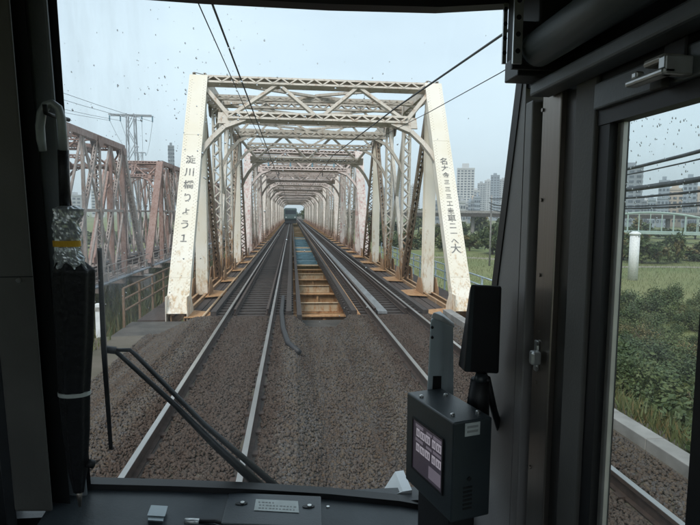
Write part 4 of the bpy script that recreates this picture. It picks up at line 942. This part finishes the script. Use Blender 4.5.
for (ra, rb_, cells, mt) in ((.70, .86, 5, 'screen_lit'), (.88, .94, 3, 'screen_mid'), (.40, .56, 5, 'screen_lit'), (.60, .66, 3, 'screen_mid'), (.06, .30, 2, 'screen_mid')):
    for k in range(cells):
        u0 = fu0 + SW * (.05 + .9 * k / cells); u1 = u0 + SW * .9 / cells * (.86 if k % 3 != 1 else .62)
        mbox(u0, u1, -.0012, -.0008, fw0 + SH * ra, fw0 + SH * rb_ * (1 if (k + cells) % 4 else .985), 'display_field', 'screen' if (mt == 'screen_mid' and ra < .1 and k == 1) else mt, sc_)
        if mt == 'screen_lit':
            for j in range(2): mbox(u0 + (u1 - u0) * (.2 + .4 * j), u0 + (u1 - u0) * (.32 + .4 * j), -.0015, -.0012, fw0 + SH * (ra + .03), fw0 + SH * (rb_ - .04), 'display_mark', 'screen', sc_)
for px, py in ((421.5, 397), (445.5, 395.5), (452.5, 415.5), (478, 412.5)):
    p = hit(px, py, 2, ZT) - Vector((Nc.x, Nc.y, ZT - HM)); q = MB(); q.tube([p, p + Vector((0, 0, .003)), p + Vector((0, 0, .0045))], [.0042, .0042, .002], 12); q.build('bolt', 'screw', mo, smooth=False)
mbox(-.0012, .001, .022, .052, HM - .027, HM - .004, 'plate_label', 'label')
for j in range(2): mbox(-.0016, -.0012, .026, .048, HM - .013 - j * .008, HM - .009 - j * .008, 'label_print', 'labelink')
for k in range(6): mbox(-.0010, .001, .022, .040, .02 + k * .0075, .0235 + k * .0075, 'vent_slot', 'gasket')
p = MP(-.001, .033, .075); MB().disc(p, -eu, .004, .0015, 10).build('side_screw', 'gasket', mo)
mbox(.02, LU * .8, .01, LV * .8, -.13, 0, 'mount', 'black_plastic', bevel=.004)
# tapered black unit above the monitor
K0 = onw(486, 330, .16); sb = empty('black_unit', K0); tag(sb, 'tall tapered black box on a stalk beside the front pillar', 'box')
def kq(pts, o): return [onw(px, py, o) - K0 for px, py in pts]
MB().hexa(kq([(464, 372), (499, 374), (502, 286), (471, 284)], .15), kq([(458, 366), (492, 367), (496, 288), (470, 288)], .07)).build('case', 'black_plastic', sb, bevel=.004)
MB().hexa(kq([(465, 371), (470.5, 372), (474.5, 286), (471, 285.5)], .152), kq([(465, 371), (470.5, 372), (474.5, 286), (471, 285.5)], .149)).build('side_edge', 'monitor', sb)
MB().tube([kq([(482, 374)], .11)[0], kq([(479, 384)], .11)[0]], [.012, .012], 12).build('collar', 'monitor', sb, smooth=True)
MB().tube([kq([(480, 380)], .11)[0], kq([(476, 430)], .11)[0]], [.018, .026], 12).build('stalk', 'black_plastic', sb, smooth=True)
MB().tube([kq([(487, 378)], .11)[0], kq([(494, 410)], .10)[0], kq([(503, 440)], .09)[0], kq([(506, 520)], .09)[0], kq([(505, 620)], .09)[0]], .007, 8).build('cable', 'gasket', sb, smooth=True)
# grey upright unit between them
G0 = onw(440, 395, .06); gu = empty('grey_unit', G0); tag(gu, 'blue grey upright housing with a pale worn top behind the monitor', 'housing')
def gq(pts, o): return [onw(px, py, o) - G0 for px, py in pts]
MB().hexa(gq([(424, 440), (441, 440), (443, 321), (430, 318)], .06), gq([(430, 440), (455, 440), (454, 325), (436, 314)], .02)).build('case', 'greybox', gu, bevel=.006, seg=3)
MB().hexa(gq([(431, 318), (443, 321), (443.5, 316), (433, 312)], .064), gq([(436, 318), (455, 329), (455, 324), (440, 310.5)], .016)).build('cap', 'white', gu, bevel=.003)
MB().hexa(gq([(432, 400), (441, 400), (441.5, 376), (433, 376)], .062), gq([(432, 400), (441, 400), (441.5, 376), (433, 376)], .056)).build('slot', 'gasket', gu)
for py in (327, 337): MB().disc(gq([(432, py)], .0605)[0], WN, .003, .003, 8).build('screw', 'gasket', gu)
# pale corner moulding outside the glass
o = slab('corner_moulding', [onw(382, 499, -.03), onw(412, 503, -.03), onw(412, 490, -.03), onw(403, 491.5, -.03)], [onw(383, 498, -.03) + Vector((0, .06, -.03)), onw(412, 502, -.03) + Vector((0, .06, -.03)), onw(412, 490, -.03) + Vector((0, .10, 0)), onw(403, 491.5, -.03) + Vector((0, .10, 0))], 'white')
# small camera-like clip and cables on the desk
C0 = hit(160, 522, 2, 1.755); cl = empty('clip_unit', C0); tag(cl, 'small clear and black clip unit with a cable on the sill', 'clip')
def cq(pts, z): return [hit(px, py, 2, z) - C0 for px, py in pts]
MB().hexa(cq([(140, 526), (202, 530), (202, 516), (148, 513)], 1.745), cq([(140, 526), (202, 530), (202, 516), (148, 513)], 1.775)).build('base', 'black_plastic', cl, bevel=.003)
MB().hexa(cq([(147, 515.5), (165, 516.5), (168, 506), (151, 505)], 1.800), cq([(147, 515.5), (165, 516.5), (168, 506), (151, 505)], 1.803)).build('clear_plate', 'greybox', cl, bevel=.001)
MB().hexa(cq([(148, 522), (163, 523), (164, 517), (148, 516)], 1.776), cq([(148, 520), (163, 521), (164, 517), (148, 516)], 1.7995)).build('foot', 'greybox', cl)
MB().tube(cq([(185, 521), (199, 521.5)], 1.782), .006, 12).build('connector', 'chrome', cl, smooth=True)
MB().tube(cq([(199, 521), (215, 521), (232, 526), (250, 532)], 1.781), .004, 8).build('cable', 'gasket', cl, smooth=True)
MB().tube(cq([(147, 520), (139, 519), (138, 513), (143, 510)], 1.785), .002, 8).build('loop', 'gasket', cl, smooth=True)

# ------------------------------------------------------------------ windscreen wiper (outside the glass)
W0 = onw(280, 490, -.05); wp = empty('windscreen_wiper', W0); tag(wp, 'black windscreen wiper standing upright at the left, with a two bar arm', 'wiper')
def wq(px, py, o): return onw(px, py, o) - W0
MB().hexa([wq(97, 248, -.025), wq(102, 248, -.025), wq(106, 350, -.03), wq(101, 350, -.03)], [wq(97, 248, -.045), wq(102, 248, -.045), wq(107, 350, -.055), wq(102, 350, -.055)]).build('blade', 'wiper', wp)
MB().hexa([wq(101, 350, -.03), wq(106, 350, -.03), wq(113, 450, -.025), wq(109, 450, -.025)], [wq(102, 350, -.055), wq(107, 350, -.055), wq(113, 450, -.045), wq(109, 450, -.045)]).build('blade', 'wiper', wp)
MB().tube([wq(103, 349, -.06), wq(116, 350.5, -.065)], .008, 8).build('pivot', 'wiper', wp, smooth=True)
MB().tube([wq(113, 350, -.065), wq(130, 350, -.065), wq(136, 355, -.065), wq(205, 425, -.062), wq(284, 493, -.05)], [.004, .0045, .005, .006, .009], 8).build('arm', 'wiper', wp, smooth=True)
MB().tube([wq(113, 350, -.065), wq(120, 355, -.065), wq(175, 405, -.062), wq(215, 445, -.058), wq(268, 493, -.05)], [.004, .005, .006, .009, .012], 8).build('arm', 'wiper', wp, smooth=True)

# ------------------------------------------------------------------ umbrella
U0 = onw(72, 500, .10); ub = empty('umbrella', U0); tag(ub, 'black folded umbrella with crook handle, hung on the left pillar', 'umbrella')
def uq(px, py, o=.10): return onw(px, py, o) - U0
ck = [(43, 151), (41, 140), (40, 126), (41.5, 113), (46, 105.5), (52, 103.5), (58, 108), (61.5, 119), (62.5, 135), (63, 150), (64, 180), (65, 212)]
MB().tube([uq(*p) for p in ck[:10]], [.0055, .0066, .0068, .0068, .0068, .0068, .0068, .0068, .0066, .0066], 14).build('handle', 'handle', ub, smooth=True)
MB().tube([uq(*p) for p in ck[9:]], .008, 12).build('shaft', 'umb', ub, smooth=True)
from mathutils import noise as mnoise
def lump(rows, name, mt, amp, seed, nr=28, sub=7, o=.10, folds=0, crumple=0):
    rs = random.Random(seed); pts = [(uq((a + b) / 2, y, o), (uq(b, y, o) - uq(a, y, o)).length / 2) for a, b, y in rows]; m = MB(); rings = []
    for i in range(len(pts) - 1):
        for j in range(sub): u = j / sub; rings.append((pts[i][0].lerp(pts[i + 1][0], u), pts[i][1] * (1 - u) + pts[i + 1][1] * u))
    rings.append(pts[-1])
    for i, (c, r) in enumerate(rings):
        for k in range(nr):
            a = 2 * math.pi * k / nr; f = 1 + amp * rs.uniform(-1, 1) + (.10 * math.sin(folds * a + i * .05) if folds else 0)
            if crumple:
                P = Vector((math.cos(a) * .03, math.sin(a) * .03, c.z)) * 42 + Vector((seed, 0, 0))
                f += crumple * (.55 - abs(mnoise.noise(P)) * 2.4 - abs(mnoise.noise(P * 2.3)) * 1.0)
            m.v.append((c.x + math.cos(a) * r * f, c.y + math.sin(a) * r * f * .75, c.z + rs.uniform(-1, 1) * amp * .012))
    for i in range(len(rings) - 1):
        for k in range(nr): m.f.append((i * nr + k, i * nr + (k + 1) % nr, (i + 1) * nr + (k + 1) % nr, (i + 1) * nr + k))
    m.f.append(tuple(reversed(range(nr)))); m.f.append(tuple((len(rings) - 1) * nr + k for k in range(nr)))
    return m.build(name, mt, ub, smooth=(folds > 0))
lump([(60, 76, 206), (54, 83, 209), (53, 81, 225), (55, 79, 243), (55, 83, 256), (56, 90, 268), (66, 84, 277)], 'foil_wrap', 'foil', .01, 4, 56, 8, crumple=.22)
lump([(53, 80.5, 240.5), (53, 80.5, 241), (53.5, 80.8, 246), (53.5, 80.8, 246.5)], 'rubber_band', 'yellow', .01, 3, 36, 2)
lump([(57, 84, 262), (54, 93, 270), (54, 93, 290), (58, 92, 340), (60, 89, 390), (64, 89, 430), (69, 87, 470), (74, 84, 492)], 'canopy', 'umb', .003, 6, 40, 8, folds=7)
lump([(58.4, 90.4, 391), (58.2, 90.6, 391.4), (58.4, 90.6, 394.4), (58.6, 90.4, 394.8)], 'strap', 'label', .01, 7, 40, 2, folds=0)
MB().tube([uq(79, 490), uq(80, 506)], [.006, .003], 10).build('tip', 'cab_steel', ub, smooth=True)
p = uq(88, 463); MB().tube([p, p + Vector((.012, 0, -.004))], .008, 10).build('strap_button', 'umb', ub, smooth=True)
hk = onw(50, 112, .10); t = empty('coat_hook', hk); tag(t, 'small dark hook on the left pillar holding the umbrella handle', 'hook')
MB().tube([(0, .07, 0), (0, .01, -.004), (0, -.015, -.004), (0, -.018, .008)], .0035, 8).build('hook', 'cab_black', t, smooth=True)

# ------------------------------------------------------------------ rain on the panes
def drops(name, n, fn, label, seed):
    rs = random.Random(seed); m = MB(); 
    for i in range(n):
        c, nrm, r = fn(rs); nrm = nrm.normalized(); a = nrm.cross(Vector((0, 0, 1))).normalized(); b = a.cross(nrm); k = len(m.v); el = rs.uniform(1, 1.35)
        for h, q in ((0, 1.0), (.35, .8), (.55, .45)):
            for j in range(8):
                t = j * math.pi / 4; m.v.append(tuple(c + a * (math.cos(t) * r * q) + b * (math.sin(t) * r * q * el) + nrm * (r * h)))
        m.v.append(tuple(c + nrm * (r * .62)))
        for g_ in range(2):
            for j in range(8): m.f.append((k + g_ * 8 + j, k + g_ * 8 + (j + 1) % 8, k + g_ * 8 + 8 + (j + 1) % 8, k + g_ * 8 + 8 + j))
        for j in range(8): m.f.append((k + 16 + j, k + 16 + (j + 1) % 8, k + 24))
        m.f.append(tuple(k + j for j in reversed(range(8))))
    o = m.build(name, 'water', smooth=True); tag(o, label, 'raindrops', kind='stuff'); return o
def wfn(rs):
    u = rs.random()
    if u < .55: px, py = rs.gauss(225, 55), rs.gauss(120, 55)
    elif u < .75: px, py = rs.uniform(60, 190), rs.uniform(60, 320)
    else: px, py = rs.uniform(60, 500), rs.uniform(5, 330)
    px = min(505, max(62, px)); return onw(px, py, -.022), -WN, .00085 * rs.choice([.45, .5, .6, .7, .8, 1, 1, 1.2, 1.5, 2.0])
drops('windscreen_raindrops', 480, wfn, 'scattered rain drops on the windscreen', 9)
def sfn(rs):
    px = 615 + 85 * rs.random() ** 1.6; py = 118 + 120 * rs.random() ** 1.5; px = max(px, 615); return hit(px, py, 0, XW + .024), Vector((1, 0, 0)), .0009 * rs.choice([.7, .9, 1, 1.3])
drops('side_window_raindrops', 190, sfn, 'rain drops on the upper side window', 10)

# ------------------------------------------------------------------ damp air
hz = MB().box(-1700, 1700, -400, 1700, PLAIN - 1, 140).build('haze', 'wire')
hm = bpy.data.materials.new('damp_air'); hm.use_nodes = True; hn = hm.node_tree.nodes; hn.clear()
ho = hn.new('ShaderNodeOutputMaterial'); hv = hn.new('ShaderNodeVolumePrincipled'); hv.inputs['Color'].default_value = (.93, .97, 1, 1); hv.inputs['Density'].default_value = .00045; hv.inputs['Anisotropy'].default_value = .2
hm.node_tree.links.new(hv.outputs[0], ho.inputs['Volume'])
hz.data.materials.clear(); hz.data.materials.append(hm); tag(hz, 'pale damp air fading the far skyline', 'haze', kind='stuff')
